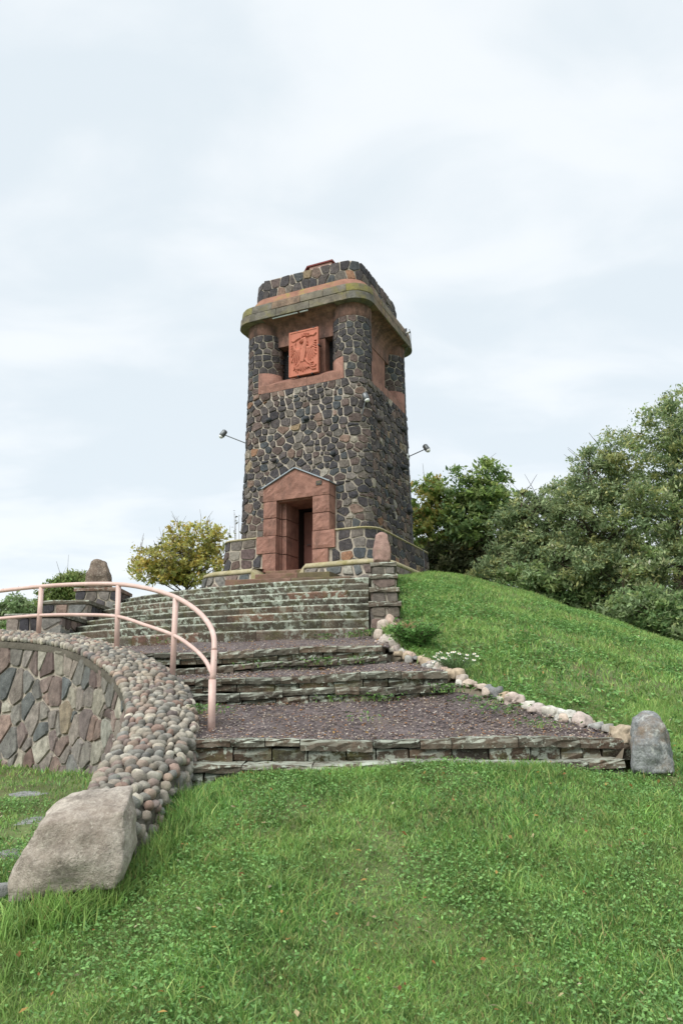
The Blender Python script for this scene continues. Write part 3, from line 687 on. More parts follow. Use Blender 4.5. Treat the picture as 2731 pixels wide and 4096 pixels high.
# floodlights on arms
def floodlight(base, tip, label, nrm, down=True):
    t = thing('floodlight', label, 'floodlight', tuple(l2w(*base)), -PSI, 'floodlights on the tower')
    B = np.array(base); D = np.array(tip)-B; n3 = np.array(nrm, float)
    MB().tube([n3*-.03, n3*.035], .10, 14).build('mounting_disc', m_white, t)
    MB().tube([n3*.03, n3*.05], .04, 8).build('mounting_hub', m_black, t)
    MB().tube([n3*.03, D*.97], .016, 7).build('arm', m_metal, t)
    d = D/np.linalg.norm(D); q = np.array([0, 0, 1.0]); ax_ = (d*.35+np.array([0, 0, -.6])) if down else d
    ax_ /= np.linalg.norm(ax_)
    hd = MB().tube([D-ax_*.15, D-ax_*.12, D+ax_*.06, D+ax_*.08], [.055, .085, .09, .075], 14).build('lamp_head', m_metal, t, True)
    MB().tube([D+ax_*.08, D+ax_*.12, D+ax_*.15], [.078, .066, .025], 14).build('lens', m_white, hd, True)
    return t
floodlight((-2.06, -1.35, 7.62), (-2.86, -1.75, 7.97), 'grey floodlight on a long arm off the left edge of the tower', (-1, -.1, 0))
floodlight((1.83, -1.84, 7.62), (2.03, -1.86, 8.27), 'grey floodlight with white disc at the near corner of the tower', (.7, -.71, 0))
floodlight((2.10, 1.42, 7.44), (2.78, 1.30, 7.58), 'grey floodlight on an arm off the right edge of the tower', (1, 0, 0))
cb = MB(); cb.tube([(1.95, -1.7, 7.60), (2.09, -1.2, 7.56), (2.10, 0, 7.52), (2.11, 1.40, 7.44), (2.12, 1.44, 7.40)], .012, 5); o = cb.build('lamp_cable', m_metal); o.location = (TC[0], TC[1], EZ); o.rotation_euler.z = -PSI
tag(o, 'thin grey cable running across the side wall of the tower to the floodlight', 'cable')
cb = MB(); cb.tube([(2.29, 1.45, 11.9), (2.325, 1.45, 11.75), (2.325, 1.45, 11.3), (2.2, 1.45, 11.25), (2.06, 1.45, 11.0), (2.07, 1.45, 9), (2.155, 1.45, 4.5), (2.30, 1.45, 4.45), (2.49, 1.45, 4.36), (2.52, 1.45, 3.3)], .012, 5); o = cb.build('lightning_conductor', m_metal); o.location = (TC[0], TC[1], EZ); o.rotation_euler.z = -PSI
tag(o, 'thin lightning conductor wire running down the side wall of the tower from the cornice', 'wire')
cm = thing('cornice_fixture', 'small white fixture on the side cornice of the tower', 'fixture', tuple(l2w(2.31, 1.1, 11.6)), -PSI)
MB().tube([(0, 0, 0), (.12, -.04, -.02)], .035, 8).build('housing', m_white, cm); MB().tube([(.12, -.04, -.02), (.14, -.045, -.025)], .03, 8).build('lens', m_black, cm)
MB().box((-.04, -.02, -.1), (.01, .02, .16)).build('bracket', m_black, cm)

# ------------------------------------------------------------------ ring wall round the plinth
ring = thing('ring_wall', 'low rubble wall with rounded mortar coping around the foot of the tower', 'wall', (TC[0], TC[1], EZ), -PSI)
RA = lambda z: 2.97-(z-2.6)*.04
GAPX0, GAPX1 = -1.0, .62
def rskip(p, q, z0, z1): return p[1] < -1.5 and q[1] < -1.5 and min(p[0], q[0]) >= GAPX0-1e-6 and max(p[0], q[0]) <= GAPX1+1e-6
loft([(1.6, 3.0), (3.30, RA(3.3)), (3.301, 2.4)], .8, (GAPX0, GAPX1), rskip, False).build('core', m_mortar, ring, True)
loft([(3.27, 2.9), (3.28, RA(3.3)+.035), (3.36, RA(3.3)+.02), (3.42, RA(3.3)-.06), (3.45, 2.44)], .8, (GAPX0, GAPX1), rskip, False).build('coping', m_lip, ring, True)
for x, s in ((GAPX0, 1), (GAPX1, -1)):               # rounded ends that slope into the door passage
    b = MB(); vs = []; n = 7
    for i in range(n):
        t = i/(n-1); xx = x+s*.34*t; zt = 3.40-.42*t**1.3
        for y, dz in ((-2.985+.10*t, -.13), (-2.95+.10*t, -.03), (-2.8, .02), (-2.46, .03)): vs.append((xx, y, zt+dz))
        vs.append((xx, -2.99+.1*t, 1.8))
    fs = []
    for i in range(n-1):
        for a, c in ((0, 1), (1, 2), (2, 3), (4, 0)): fs.append((5*i+a, 5*i+5+a, 5*i+5+c, 5*i+c) if s > 0 else (5*i+a, 5*i+c, 5*i+5+c, 5*i+5+a))
    fs.append(tuple(5*(n-1)+k for k in (4, 0, 1, 2, 3)))
    b.add(vs, fs).build('coping', m_lip, ring, True)
stones = []
masonry(RA, .8, 2.3, 3.26, (.2, .3), (.2, .42), .3, .05, [[(GAPX0, 1), (GAPX1, 1), (GAPX1, 5), (GAPX0, 5)]], RUBBLE, .045)
put_stones(stones, 'stone', m_rubble, ring, 90, 'masonry', None, MATW)

# ------------------------------------------------------------------ stairs
STEPC = [(30, lin(98, 90, 79)), (20, lin(90, 82, 72)), (14, lin(108, 93, 81)), (8, lin(118, 92, 80)), (10, lin(84, 80, 68))]
def slab(P, D, prof, col, rnd, jf=.012, jt=.006):
    """stone slab: front-bottom line P (list of points), depth vector D (unit, horizontal), profile (depth, height) closed"""
    vs = []; n = len(prof)
    for p in P:
        for d, h in prof:
            vs.append(p+D*(d+rnd.uniform(-jf, jf)*(d < .1))+np.array([0, 0, h+rnd.uniform(-jt, jt)]))
    m = len(P)
    fs = [(i*n+j, (i+1)*n+j, (i+1)*n+(j+1) % n, i*n+(j+1) % n) for i in range(m-1) for j in range(n)]
    fs += [tuple(range(n))[::-1], tuple((m-1)*n+j for j in range(n))]
    return vs, fs
def resample(P, n):
    P = np.asarray(P, float); d = np.r_[0, np.cumsum(np.linalg.norm(np.diff(P, axis=0), axis=1))]; t = np.linspace(0, d[-1], n)
    return np.stack([np.interp(t, d, P[:, k]) for k in range(3)], 1), d[-1]
def step_row(line, height, depth, lens, parent, name, mat, rnd, over=0.0, jf=.012, jt=.006, pal=STEPC, gap=.008, zoff=0., round_=.02, nose=False, vary=0., sta=.16):
    """line: top front edge polyline, left to right"""
    Q, Ltot = resample(line, 200); s = 0.0
    while s < Ltot-.05:
        w = min(rnd.uniform(*lens), Ltot-s)
        if Ltot-s-w < lens[0]*.5: w = Ltot-s
        t = np.linspace((s+gap/2)/Ltot, (s+w-gap/2)/Ltot, max(2, int(w/sta)+1))*199
        P = np.stack([np.interp(t, np.arange(200), Q[:, k]) for k in range(3)], 1)
        h0 = height; height = h0*(1+rnd.uniform(-.5, .9)*vary)
        dirv = P[-1]-P[0]; dirv[2] = 0; dirv /= np.linalg.norm(dirv); D = np.array([-dirv[1], dirv[0], 0])
        hz = rnd.uniform(-.5, 1)*jt
        P = P+np.array([0, 0, -height+zoff+hz])-D*(over+rnd.uniform(-.6, .6)*jf)
        r = round_
        prof = [(0.004, 0), (-.004, height*.5), (0.002, height-r), (r*.8, height), (depth, height), (depth, 0)] if not nose else [(.050, 0), (.034, height*.3), (.0, height-.035), (.004, height-.018), (.026, height+.002), (depth, height), (depth, 0)]
        vs, fs = slab(P, D, prof, None, rnd, jf, jt)
        b = MB(); b.add(vs, fs, pick(pal, rnd, .15)); b.build(name, mat, parent, False)
        s += w; height = h0
rnd = random.Random(21)
stair = thing('stone_staircase', 'wide upper flight of lichen covered stone steps leading to the tower door', 'stairs')
YK = [2510, 2473, 2441, 2413, 2387, 2358, 2332, 2309]; DK = [12.5+.4625*k for k in range(8)]
ROWS = []
for k in range(8):
    Rk = at(1474, YK[k], DK[k]); t = k/7
    Lk = np.array([-6.45+.75*t, 15.5+3.6*t, Rk[2]])
    ch = Rk-Lk; q = np.array([ch[1], -ch[0], 0])/np.linalg.norm(ch[:2])      # towards the viewer
    line = [Lk+ch*u+q*(.62*4*u*(1-u)) for u in np.linspace(0, 1, 25)]
    ROWS.append(np.array(line))
    h = (Rk[2]-(at(1480, 2548, 12.5)[2] if k == 0 else ROWS[k-1][-1][2]))
    step_row(line, h+(.10 if k == 0 else .012), .62, (.8, 1.5), stair, 'step_block', m_step, rnd, jf=.002, jt=.0015, nose=True)
# the three broad brown steps in front of the door
topz = ROWS[7][0][2]
BROWN = [(1, lin(104, 88, 74)), (1, lin(116, 92, 80)), (1, lin(100, 90, 68))]
m_brown = material('worn_step', None, .9, 4, .25, .4, 40, [dict(col=MOSS, scale=4, thr=.58, soft=.08, amt=.5)], fine=.15)
for (a, b_, d, h) in (((900, 2319), (1400, 2304), 17.6, .35), ((1020, 2298), (1318, 2285), 18.9, .30), ((1062, 2285), (1252, 2274), 20.1, .36)):
    A, B = at(*a, d+.35), at(*b_, d-.35)
    step_row([A, B], h, 1.7 if d < 20 else .9, (.6, 1.2), stair, 'step_block', m_brown, rnd, jf=.008, jt=.004, pal=BROWN)
# level ground between the flight and the ring wall
b = MB(); r8 = ROWS[7]
back = [l2w(-3.4, -3.1, 0), l2w(3.2, -3.1, 0)]
vs = [p+np.array([0, .3, -.02]) for p in r8]+[np.array([back[0][0]+(back[1][0]-back[0][0])*u, back[0][1]+(back[1][1]-back[0][1])*u, EZ+2.72]) for u in np.linspace(0, 1, 25)]
b.add(vs, [(i, i+1, 26+i, 25+i) for i in range(24)]); o = b.build('terrace', m_gravel); o['kind'] = 'structure'

# lower flights
FLIGHT = [  # label, [(top edge left, right, riser height, coping?)]
    ('lowest pair of weathered stone steps at the edge of the lawn', [((740, 2965, 7.45), (2525, 2950, 7.55), .185), ((690, 3062, 7.12), (2500, 3043, 7.22), .16)]),
    ('middle pair of mossy stone steps between the two gravel landings', [((690, 2721, 9.72), (1790, 2680, 9.2), .16), ((720, 2780, 9.35), (1812, 2734, 8.86), .16)]),
    ('third pair of weathered stone steps below the wide staircase', [((480, 2622, 11.3), (1528, 2578, 10.5), .15), ((590, 2682, 10.9), (1548, 2618, 10.15), .16)]),
]
EDGES = []
DARKST = [(1, lin(76, 68, 58)), (1, lin(68, 63, 54)), (1, lin(88, 74, 63)), (1, lin(92, 80, 68))]
for lab, rows in FLIGHT:
    t = thing('stone_steps', lab, 'steps')
    for i, (a, b_, h) in enumerate(rows):
        A, B = at(*a), at(*b_); n = 14
        line = [A+(B-A)*u+np.array([0, .03*math.sin(7*u+i), .012*math.sin(11*u+2*i)]) for u in np.linspace(0, 1, n)]
        if i == 0: EDGES.append(np.array(line))
        step_row(line, .08, .48, (.28, .75), t, 'coping_slab', m_coping, rnd, over=.02, jf=.013, jt=.006, gap=.008, round_=.016, vary=.3, sta=.08, pal=DARKST)
        line2 = [p+np.array([0, .025, -.078]) for p in line]
        step_row(line2, h-.06, .45, (.18, .5), t, 'riser_block', m_step, rnd, jf=.022, jt=.008, pal=DARKST, gap=.014, round_=.02)
# gravel landings
def sheet(name, front, backl, nu=40, nv=14, mat=m_gravel):
    A, _ = resample(front, nu); B, _ = resample(backl, nu); vs = []
    for j in range(nv):
        t = j/(nv-1)
        for i in range(nu):
            p = A[i]*(1-t)+B[i]*t; vs.append(p+np.array([0, 0, .015*math.sin(5*p[0]+3*p[1])+rnd.uniform(-.006, .006)-.012]))
    fs = [(j*nu+i, j*nu+i+1, (j+1)*nu+i+1, (j+1)*nu+i) for j in range(nv-1) for i in range(nu-1)]
    b = MB(); b.add(vs, fs); o = b.build(name, mat, None, True); o['kind'] = 'structure'; return A, B
off = np.array([0, .12, 0])
LAND = []
LAND.append(sheet('gravel_path', [EDGES[0][0]+np.array([-.1, .1, 0]), EDGES[0][-1]+np.array([.05, .1, 0])], [at(700, 2822, 9.5), at(1200, 2796, 9.3), at(1850, 2768, 8.95)]))
LAND.append(sheet('gravel_path', [EDGES[1][0]+np.array([-.1, .1, 0]), EDGES[1][-1]+np.array([.05, .1, 0])], [at(520, 2712, 11.1), at(1000, 2684, 10.7), at(1600, 2646, 10.25)]))
LAND.append(sheet('gravel_path', [EDGES[2][0]+np.array([-4.5, 1.2, .1]), EDGES[2][0]+np.array([-.1, .1, 0]), EDGES[2][-1]+np.array([.1, .1, 0])], [ROWS[0][0]+np.array([-3, 0, -.12]), ROWS[0][0]+np.array([0, .1, -.15])]+[p+np.array([0, .1, -.15]) for p in ROWS[0][1::4]]+[ROWS[0][-1]+np.array([.3, 0, -.14])], 60))

# pedestal walls that flank the staircase
def pedestal(name, label, blocks, ang, pal, rnd, ori):
    """blocks: (origin of front-left-bottom corner xy, width, length, ztop, zbot)"""
    t = thing(name, label, 'wall', tuple(ori), ang)
    ca, sa = math.cos(ang), math.sin(ang); W_ = (np.array([[ca, -sa, 0], [sa, ca, 0], [0, 0, 1]]), np.array(ori))
    st = []
    for (x0, y0, w, l, zt, zb) in blocks:
        MB().box((x0+.02, y0+.02, zb-.9), (x0+w-.02, y0+l-.02, zt-.085)).build('core', m_mortar, t)
        # front and both flanks
        fm = lambda s, z, d, x0=x0, y0=y0: (x0+s, y0+.02-d, z)
        for c in voronoi(row_seeds(0, w, zb-.3, zt-.09, .16, .26, .2, .36, .2, rnd), 0, w, zb-.3, zt-.09, .03): st.append(stone_mesh(c, fm, pick(pal, rnd), rnd, .04))
        fl = lambda s, z, d, x0=x0, y0=y0, l=l: (x0+.02-d, y0+l-s, z)
        for c in voronoi(row_seeds(0, l, zb-.3, zt-.09, .16, .26, .2, .36, .2, rnd), 0, l, zb-.3, zt-.09, .03): st.append(stone_mesh(c, fl, pick(pal, rnd), rnd, .03))
        fr_ = lambda s, z, d, x0=x0, y0=y0, w=w: (x0+w-.02+d, y0+s, z)
        for c in voronoi(row_seeds(0, l, zb-.3, zt-.09, .16, .26, .2, .36, .2, rnd), 0, l, zb-.3, zt-.09, .03): st.append(stone_mesh(c, fr_, pick(pal, rnd), rnd, .03))
        P = [np.array([x0-.04+(w+.08)*u, y0-.04, zt-.08]) for u in np.linspace(0, 1, 6)]
        vs, fs = slab(P, np.array([0, 1., 0]), [(0, .0), (-.004, .03), (.0, .06), (.015, .08), (l+.06, .08), (l+.06, 0)], None, rnd, .012, .008)
        MB().add(vs, fs, pick(STEPC, rnd)).build('cap_slab', m_coping, t)
    put_stones(st, 'stone', m_rubble, t, 120, 'masonry', None, W_)
    return t, W_
pr_ = at(1478, 2548, 12.45); PO = np.array([pr_[0]+.03, 12.42, EZ]); A_ = R_(-3)
pb = []
for (yc, d) in ((2407, 12.45), (2350, 13.45), (2298, 14.45), (2250, 15.4)):
    pb.append((0, d-12.42, .46, 1.02, at(1520, yc, d)[2]-EZ, at(1520, yc, d)[2]-EZ-.55))
pb[0] = pb[0][:5]+(.75,)
pedR, _w = pedestal('pedestal_wall', 'stepped rubble pedestal wall with stone caps beside the right end of the staircase', pb, A_, [(3, lin(112, 106, 98)), (2, lin(98, 92, 86)), (1, lin(118, 102, 94)), (1, lin(132, 128, 116))], random.Random(31), PO)
LO = np.array([-6.9, 15.0, EZ]); lb = []
def lw(px, py, d): return at(px, py, d)
pbl = []
for (x0, x1, yc, d, l) in ((30, 250, 2456, 15.2, 1.5), (178, 352, 2402, 16.8, 1.6), (306, 470, 2352, 18.4, 1.2)):
    a, b_ = at(x0, yc, d), at(x1, yc, d)
    pbl.append((a[0]-LO[0], a[1]-LO[1], b_[0]-a[0], l, a[2]-EZ, a[2]-EZ-.7))
pedL, _w = pedestal('pedestal_wall', 'stepped dark rubble pedestal wall with stone caps beside the left end of the staircase', pbl, 0, BASALT[:4]+RUBBLE[:5], random.Random(32), LO)

# ------------------------------------------------------------------ retaining wall with cobbled cap
NW = 90
CL, CRr = smooth_poly(CAPL, NW), smooth_poly(CAPR, NW)
wall = thing('retaining_wall', 'curved rubble retaining wall with a cap of rounded cobbles below the handrail', 'wall')
sl = np.r_[0, np.cumsum(np.linalg.norm(np.diff(CL[:, :2], axis=0), axis=1))]
def wl_at(s):
    return np.array([np.interp(s, sl, CL[:, k]) for k in range(3)]), np.array([np.interp(s, sl, CRr[:, k]) for k in range(3)])
def face_pt(s, z, d):
    L, R = wl_at(s); a, _ = wl_at(max(0, s-.15)); c, _ = wl_at(min(sl[-1], s+.15)); t = (c-a)[:2]; t /= np.linalg.norm(t)
    n = np.array([-t[1], t[0]])            # towards the lower ground (the wall runs away and to the left)
    bat = .10*(L[2]-z)
    p = L[:2]+n*(d+bat-.04); return (p[0], p[1], z)
n_t = (CL[5]-CL[4])[:2]; 
vs = []; 
for i in range(NW):
    z0 = float(Tz(CL[i, 0], CL[i, 1]))-.5
    vs += [face_pt(sl[i], CL[i, 2]-.07, 0), face_pt(sl[i], min(z0, CL[i, 2]-.2), 0)]
MB().add(vs, [(2*i, 2*i+1, 2*i+3, 2*i+2) for i in range(NW-1)]).build('core', m_mortar, wall, True)
def cap_pt(s, w, d):
    """cap surface: w 0..1 from the front edge to the rear edge, falling away over both edges"""
    L, R = wl_at(s); w_ = min(max(w, 0), 1); p = L+(R-L)*w_
    ar = .05*math.sin(math.pi*w_); p = p+np.array([0, 0, ar])
    c = (R-L)/np.linalg.norm(R-L)
    if w > 1: p = p+c*(w-1)*.10+np.array([0, 0, -(w-1)*.9])
    if w < 0: p = p+c*w*.08+np.array([0, 0, w*.7])
    return p+np.array([0, 0, d])
ws_ = [-.12, 0, .25, .5, .75, 1.0, 1.12, 1.35, 1.7]; vs = []
for i in range(NW): vs += [cap_pt(sl[i], w, -.035) for w in ws_]
m = len(ws_)
m_capm = material('cap_mortar', lin(92, 88, 78), .97, 6, .3, .7, 50, fine=.2)
MB().add(vs, [(i*m+j, (i+1)*m+j, (i+1)*m+j+1, i*m+j+1) for i in range(NW-1) for j in range(m-1)]).build('cap_bed', m_capm, wall, True)
rnd = random.Random(41); st = []
zt0 = CL[:, 2].max(); zb0 = -1.0+EZ
S = row_seeds(0, sl[-1], 0, 1.0, .10, .17, .16, .34, .28, rnd)   # v = 0 foot .. 1 top (scaled by height)
def facemap(s, v, d):
    L, _ = wl_at(s); zf = float(Tz(L[0]-.1, L[1]))-.12; zt = L[2]-.06
    return face_pt(s, zf+(zt-zf)*v/1.5, d)
S = row_seeds(0, sl[-1], 0, 1.5, .17, .38, .13, .32, .40, rnd)
for c in voronoi(S, 0, sl[-1], 0, 1.5, .020, wt=.026):
    cs_ = sum(p[0] for p in c)/len(c); L, _ = wl_at(cs_); hh = L[2]-float(Tz(L[0]-.1, L[1]))
    if hh < .16: continue
    st.append(stone_mesh(c, facemap, pick(RUBBLE, rnd, .2), rnd, .034, .010))
put_stones(st, 'stone', m_rubble, wall, 220, 'masonry')
# cobbles
def cobble(p, t, n, c, a, b_, h, col, rnd):
    """dome of a rounded stone at p: along t (a), across c (b), height h along n"""
    vs = []; seg = 8; ph = rnd.uniform(0, 6)
    wob = [1+rnd.uniform(-.2, .16) for _ in range(seg)]
    for (k, hh) in ((.93, -.55), (1.0, .15), (.74, .72)):
        for j in range(seg):
            an = 2*math.pi*j/seg; vs.append(p+t*a*k*wob[j]*math.cos(an)+c*b_*k*wob[j]*math.sin(an)+n*h*(hh+rnd.uniform(-.06, .06)))
    vs.append(p+n*h*rnd.uniform(.92, 1.05))
    fs = [(i*seg+j, i*seg+(j+1) % seg, (i+1)*seg+(j+1) % seg, (i+1)*seg+j) for i in range(2) for j in range(seg)]+[(2*seg+j, 2*seg+(j+1) % seg, 3*seg) for j in range(seg)]
    return vs, fs, [col]*len(vs)
cob = []; s = .0
while s < sl[-1]:
    w = -.02; row = rnd.uniform(.066, .092)
    L, R = wl_at(s); wid = np.linalg.norm(R-L)
    while w < 1.65:
        bw = rnd.uniform(.06, .135)*rnd.choice((.8, 1, 1, 1.25))/wid
        ss = s+rnd.uniform(-.015, .015); wc = w+bw/2
        P0 = cap_pt(ss, wc, 0); Pt = cap_pt(ss+.05, wc, 0)-cap_pt(ss-.05, wc, 0); Pc = cap_pt(ss, wc+.04, 0)-cap_pt(ss, wc-.04, 0)
        t = Pt/np.linalg.norm(Pt); c = Pc/np.linalg.norm(Pc); n = np.cross(t, c); n = n if n[2] > 0 else -n; n /= np.linalg.norm(n)
        if abs(t[2]) < .9:
            cob.append(cobble(np.array(P0)+n*.004, t, n, c, row*.56*rnd.uniform(.85, 1.15), bw*wid*.52, rnd.uniform(.028, .058), pick(PEBBLE, rnd, .2), rnd))
        w += bw*rnd.uniform(.98, 1.06) if w < 1 else bw*.55
    s += row
put_stones(cob, 'cobble', m_pebble, wall, 300, 'cobbles', crisp=False)
# end of the wall: cobbles down to the boulder are part of the same cap

# ------------------------------------------------------------------ boulders
def boulder(name, label, corners, col, mat, lv=4, amp=.03, seed=1, loc=None, group=None, parent=None, scale=3.0, rnd_=.5, cat='boulder'):
    """corners: 8 points of a hexahedron (bottom 4 counter-clockwise, top 4): rounded and roughened"""
    Cn = np.array(corners, float); cen = Cn[:4].mean(0) if loc is None else np.array(loc)
    n = lv*3+3; bm = bmesh.new()
    bmesh.ops.create_cube(bm, size=2); bmesh.ops.subdivide_edges(bm, edges=bm.edges[:], cuts=n, use_grid_fill=True)
    from mathutils import noise as mn
    for v in bm.verts:
        u = np.array(v.co); sph = u/np.linalg.norm(u)*1.18
        q = u*(1-rnd_)+sph*rnd_*1.0
        q = np.clip(q, -1.2, 1.2)
        a, b_, c_ = (q+1)/2
        w = [(1-a)*(1-b_)*(1-c_), a*(1-b_)*(1-c_), a*b_*(1-c_), (1-a)*b_*(1-c_), (1-a)*(1-b_)*c_, a*(1-b_)*c_, a*b_*c_, (1-a)*b_*c_]
        p = sum(w[i]*Cn[i] for i in range(8))-cen
        d = mn.noise(Vector(p*scale)+Vector((seed*7.1, seed*3.3, 1)))*amp*2+mn.noise(Vector(p*scale*3.1)+Vector((seed, 5, 2)))*amp*.8+mn.noise(Vector(p*scale*9)+Vector((seed, 1, 2)))*amp*.25
        v.co = Vector(p+sph/1.18*d)
    me = bpy.data.meshes.new(name); bm.to_mesh(me); bm.free()
    ca = me.attributes.new('Col', 'FLOAT_COLOR', 'POINT'); k = np.ones((len(me.vertices), 4), np.float32); k[:, :3] = col; ca.data.foreach_set('color', k.ravel())
    me.polygons.foreach_set('use_smooth', [True]*len(me.polygons))
    o = link(name, me, mat, parent); o.location = tuple(cen)
    if label: tag(o, label, cat, group)
    return o
def hexa(c, w, d, h, tw=1., td=1., yaw=0., lean=(0, 0)):
    P = []; ca, sa = math.cos(yaw), math.sin(yaw)
    for z, k, kk in ((0, 1, 1), (h, tw, td)):
        for x, y in ((-1, -1), (1, -1), (1, 1), (-1, 1)):
            X, Y = x*w/2*k, y*d/2*kk; P.append((c[0]+ca*X-sa*Y+(lean[0] if z else 0), c[1]+sa*X+ca*Y+(lean[1] if z else 0), c[2]+z))
    return P
# big pale boulder at the foot of the wall
bf = [at(-15, 3660, 4.9), at(475, 3560, 5.0), at(540, 3470, 5.6), at(120, 3450, 5.75), at(95, 3315, 4.95), at(525, 3225, 5.05), at(520, 3130, 5.45), at(265, 3165, 5.6)]
boulder('boulder', 'large pale granite boulder in the grass at the foot of the cobbled wall', bf, lin(186, 178, 167), m_granite, 6, .032, 3, scale=2.8, rnd_=.40)
br = [at(2515, 3110, 7.05), at(2712, 3105, 7.05), at(2712, 3070, 7.5), at(2535, 3070, 7.5), at(2535, 2890, 7.1), at(2650, 2890, 7.1), at(2625, 2835, 7.45), at(2540, 2850, 7.45)]
boulder('boulder', 'blue grey upright boulder at the right end of the lowest steps', br, lin(132, 135, 135), material('slate_boulder', None, .85, 5, .35, .9, 40, [dict(col=lin(132, 112, 90), scale=3.0, thr=.60, soft=.07, amt=.7), dict(col=lin(196, 198, 192), scale=12, thr=.60, soft=.05, amt=.6), dict(col=lin(84, 84, 84), scale=16, thr=.60, soft=.05, amt=.5)], fine=.25), 4, .035, 5, scale=4)
pt = at(1527, 2246, 15.9)
boulder('standing_stone', 'rounded pink granite stone standing on the right pedestal wall', hexa((pt[0], pt[1], pt[2]-.04), .40, .38, .64, .62, .62, .1), lin(158, 130, 120), material('pink_granite', None, .9, 7, .25, .5, 60, [dict(col=lin(110, 88, 82), scale=8, thr=.6, soft=.08, amt=.6), dict(col=lin(150, 156, 132), scale=5, thr=.66, soft=.06, amt=.5)], fine=.25), 4, .016, 8, scale=5, cat='stone')
pt = at(397, 2352, 18.9)
boulder('memorial_stone', 'brown pointed memorial boulder on the left pedestal wall', hexa((pt[0], pt[1], pt[2]-.05),   .70, .5, .76, .55, .5, 0, (-.05, 0)), lin(112, 99, 88), m_granite, 4, .035, 9, scale=3.5, cat='stone')

# ------------------------------------------------------------------ stone edging of the path
edging = thing('stone_edging', 'row of pale rounded field stones edging the gravel path below the grass slope', 'edging')
KS = smooth_poly(KERB, 60); kl = np.r_[0, np.cumsum(np.linalg.norm(np.diff(KS, axis=0), axis=1))]
rnd = random.Random(51)
EDGEC = [(3, lin(186, 174, 162)), (2, lin(180, 162, 150)), (3, lin(198, 194, 184)), (2, lin(156, 156, 152)), (2, lin(174, 158, 136)), (1, lin(130, 130, 129)), (2, lin(182, 170, 163))]
vs = []
for i in range(60):
    a, b_ = KS[max(i-1, 0)], KS[min(i+1, 59)]; t = (b_-a)[:2]/np.linalg.norm((b_-a)[:2]); q = np.array([t[1], -t[0], 0])   # q towards the path
    if q[0] > 0: q = -q
    vs += [KS[i]-q*.14+np.array([0, 0, -.02]), KS[i]+np.array([0, 0, -.05]), KS[i]+q*.12+np.array([0, 0, -.12]), KS[i]+q*.22+np.array([0, 0, -.34])]
MB().add(vs, [(4*i+j, 4*i+j+1, 4*i+5+j, 4*i+4+j) for i in range(59) for j in range(3)]).build('mortar_bed', m_conc, edging, True)
s = .1; k = 0
while s < kl[-1]:
    w = rnd.choice((.13, .17, .20, .25, .16))*rnd.uniform(.85, 1.15)
    if k == 1: w = .42
    c = np.array([np.interp(s+w/2, kl, KS[:, j]) for j in range(3)])
    c2 = np.array([np.interp(s+w/2+.05, kl, KS[:, j]) for j in range(3)]); yaw = math.atan2(*(c2-c)[[1, 0]])
    h = w*rnd.uniform(.5, .75)
    boulder('edging_stone', None, hexa((c[0], c[1], c[2]-h*.55), w, w*rnd.uniform(.7, .95), h, .8, .8, yaw), pick(EDGEC, rnd, .1), m_pebble, 1, .04*w/.2, k, parent=edging, scale=5, rnd_=.42)
    for _q in range(rnd.choice((0, 1, 1, 2))):
        w2 = rnd.uniform(.09, .15); q = np.array([math.cos(yaw+math.pi/2), math.sin(yaw+math.pi/2), 0]); q = -q if q[0] > 0 else q
        cc = c+q*rnd.choice((-.15, .11))*rnd.uniform(.8, 1.1)+np.array([rnd.uniform(-.05, .05), rnd.uniform(-.05, .05), rnd.uniform(-.05, .0)])
        boulder('edging_stone', None, hexa((cc[0], cc[1], cc[2]-w2*.3), w2, w2*.8, w2*.6, .8, .8, rnd.uniform(0, 3)), pick(EDGEC, rnd, .1), m_pebble, 0, .02, k+50+_q, parent=edging, scale=7, rnd_=.5)
    s += w*.98; k += 1
for (px, py, d, w) in ((1532, 2500, 12.2, .22), (1558, 2480, 12.3, .2), (1515, 2535, 12.0, .2), (1575, 2515, 12.0, .2)):
    c = at(px, py, d); boulder('edging_stone', None, hexa((c[0], c[1], c[2]-.1), w, w*.8, w*.9, .6, .6, rnd.uniform(0, 3)), pick(EDGEC[:3], rnd, .1), m_pebble, 0, .02, k, parent=edging, scale=6, rnd_=.7); k += 1

# paving stones in the grass on the left
rnd = random.Random(61)
for (px, py, d, w, lab) in ((40, 3375, 5.35, .42, 'flat blue grey paving stone in the grass nearest the big boulder'), (112, 3290, 5.9, .34, 'small flat paving stone in the grass behind the big boulder'), (150, 3195, 6.7, .36, 'flat paving stone in the grass halfway along the path to the wall'), (120, 3110, 7.9, .4, 'flat paving stone in the thin grass below the rubble wall')):
    c = at(px, py, d); z = float(Tz(c[0], c[1]))
    boulder('paving_stone', lab, hexa((c[0], c[1], z-.085), w, w*.8, .09, .92, .92, rnd.uniform(0, 2)), lin(138, 140, 138), m_rubble, 1, .01, int(px), scale=5, rnd_=.3, cat='paving stone')

# ------------------------------------------------------------------ handrail
rail = thing('handrail', 'curved pink painted tubular handrail above the cobbled wall', 'handrail')
def spline(P, n=40):
    P = [np.array(p) for p in P]; P = [2*P[0]-P[1]]+P+[2*P[-1]-P[-2]]; out = []
    for i in range(1, len(P)-2):
        for t in np.linspace(0, 1, n, endpoint=False):
            a, b_, c, d = P[i-1], P[i], P[i+1], P[i+2]
            out.append(.5*(2*b_+(c-a)*t+(2*a-5*b_+4*c-d)*t*t+(-a+3*b_-3*c+d)*t**3))
    out.append(P[-2]); return out
TOPR = [at(*p) for p in ((-500, 2420, 12.2), (-180, 2388, 11.7), (0, 2364, 11.35), (165, 2346, 11.0), (320, 2337, 10.7), (475, 2337, 10.35), (600, 2356, 9.95), (705, 2390, 9.45), (785, 2440, 8.95), (835, 2495, 8.5), (855, 2545, 8.2), (858, 2600, 8.08))]
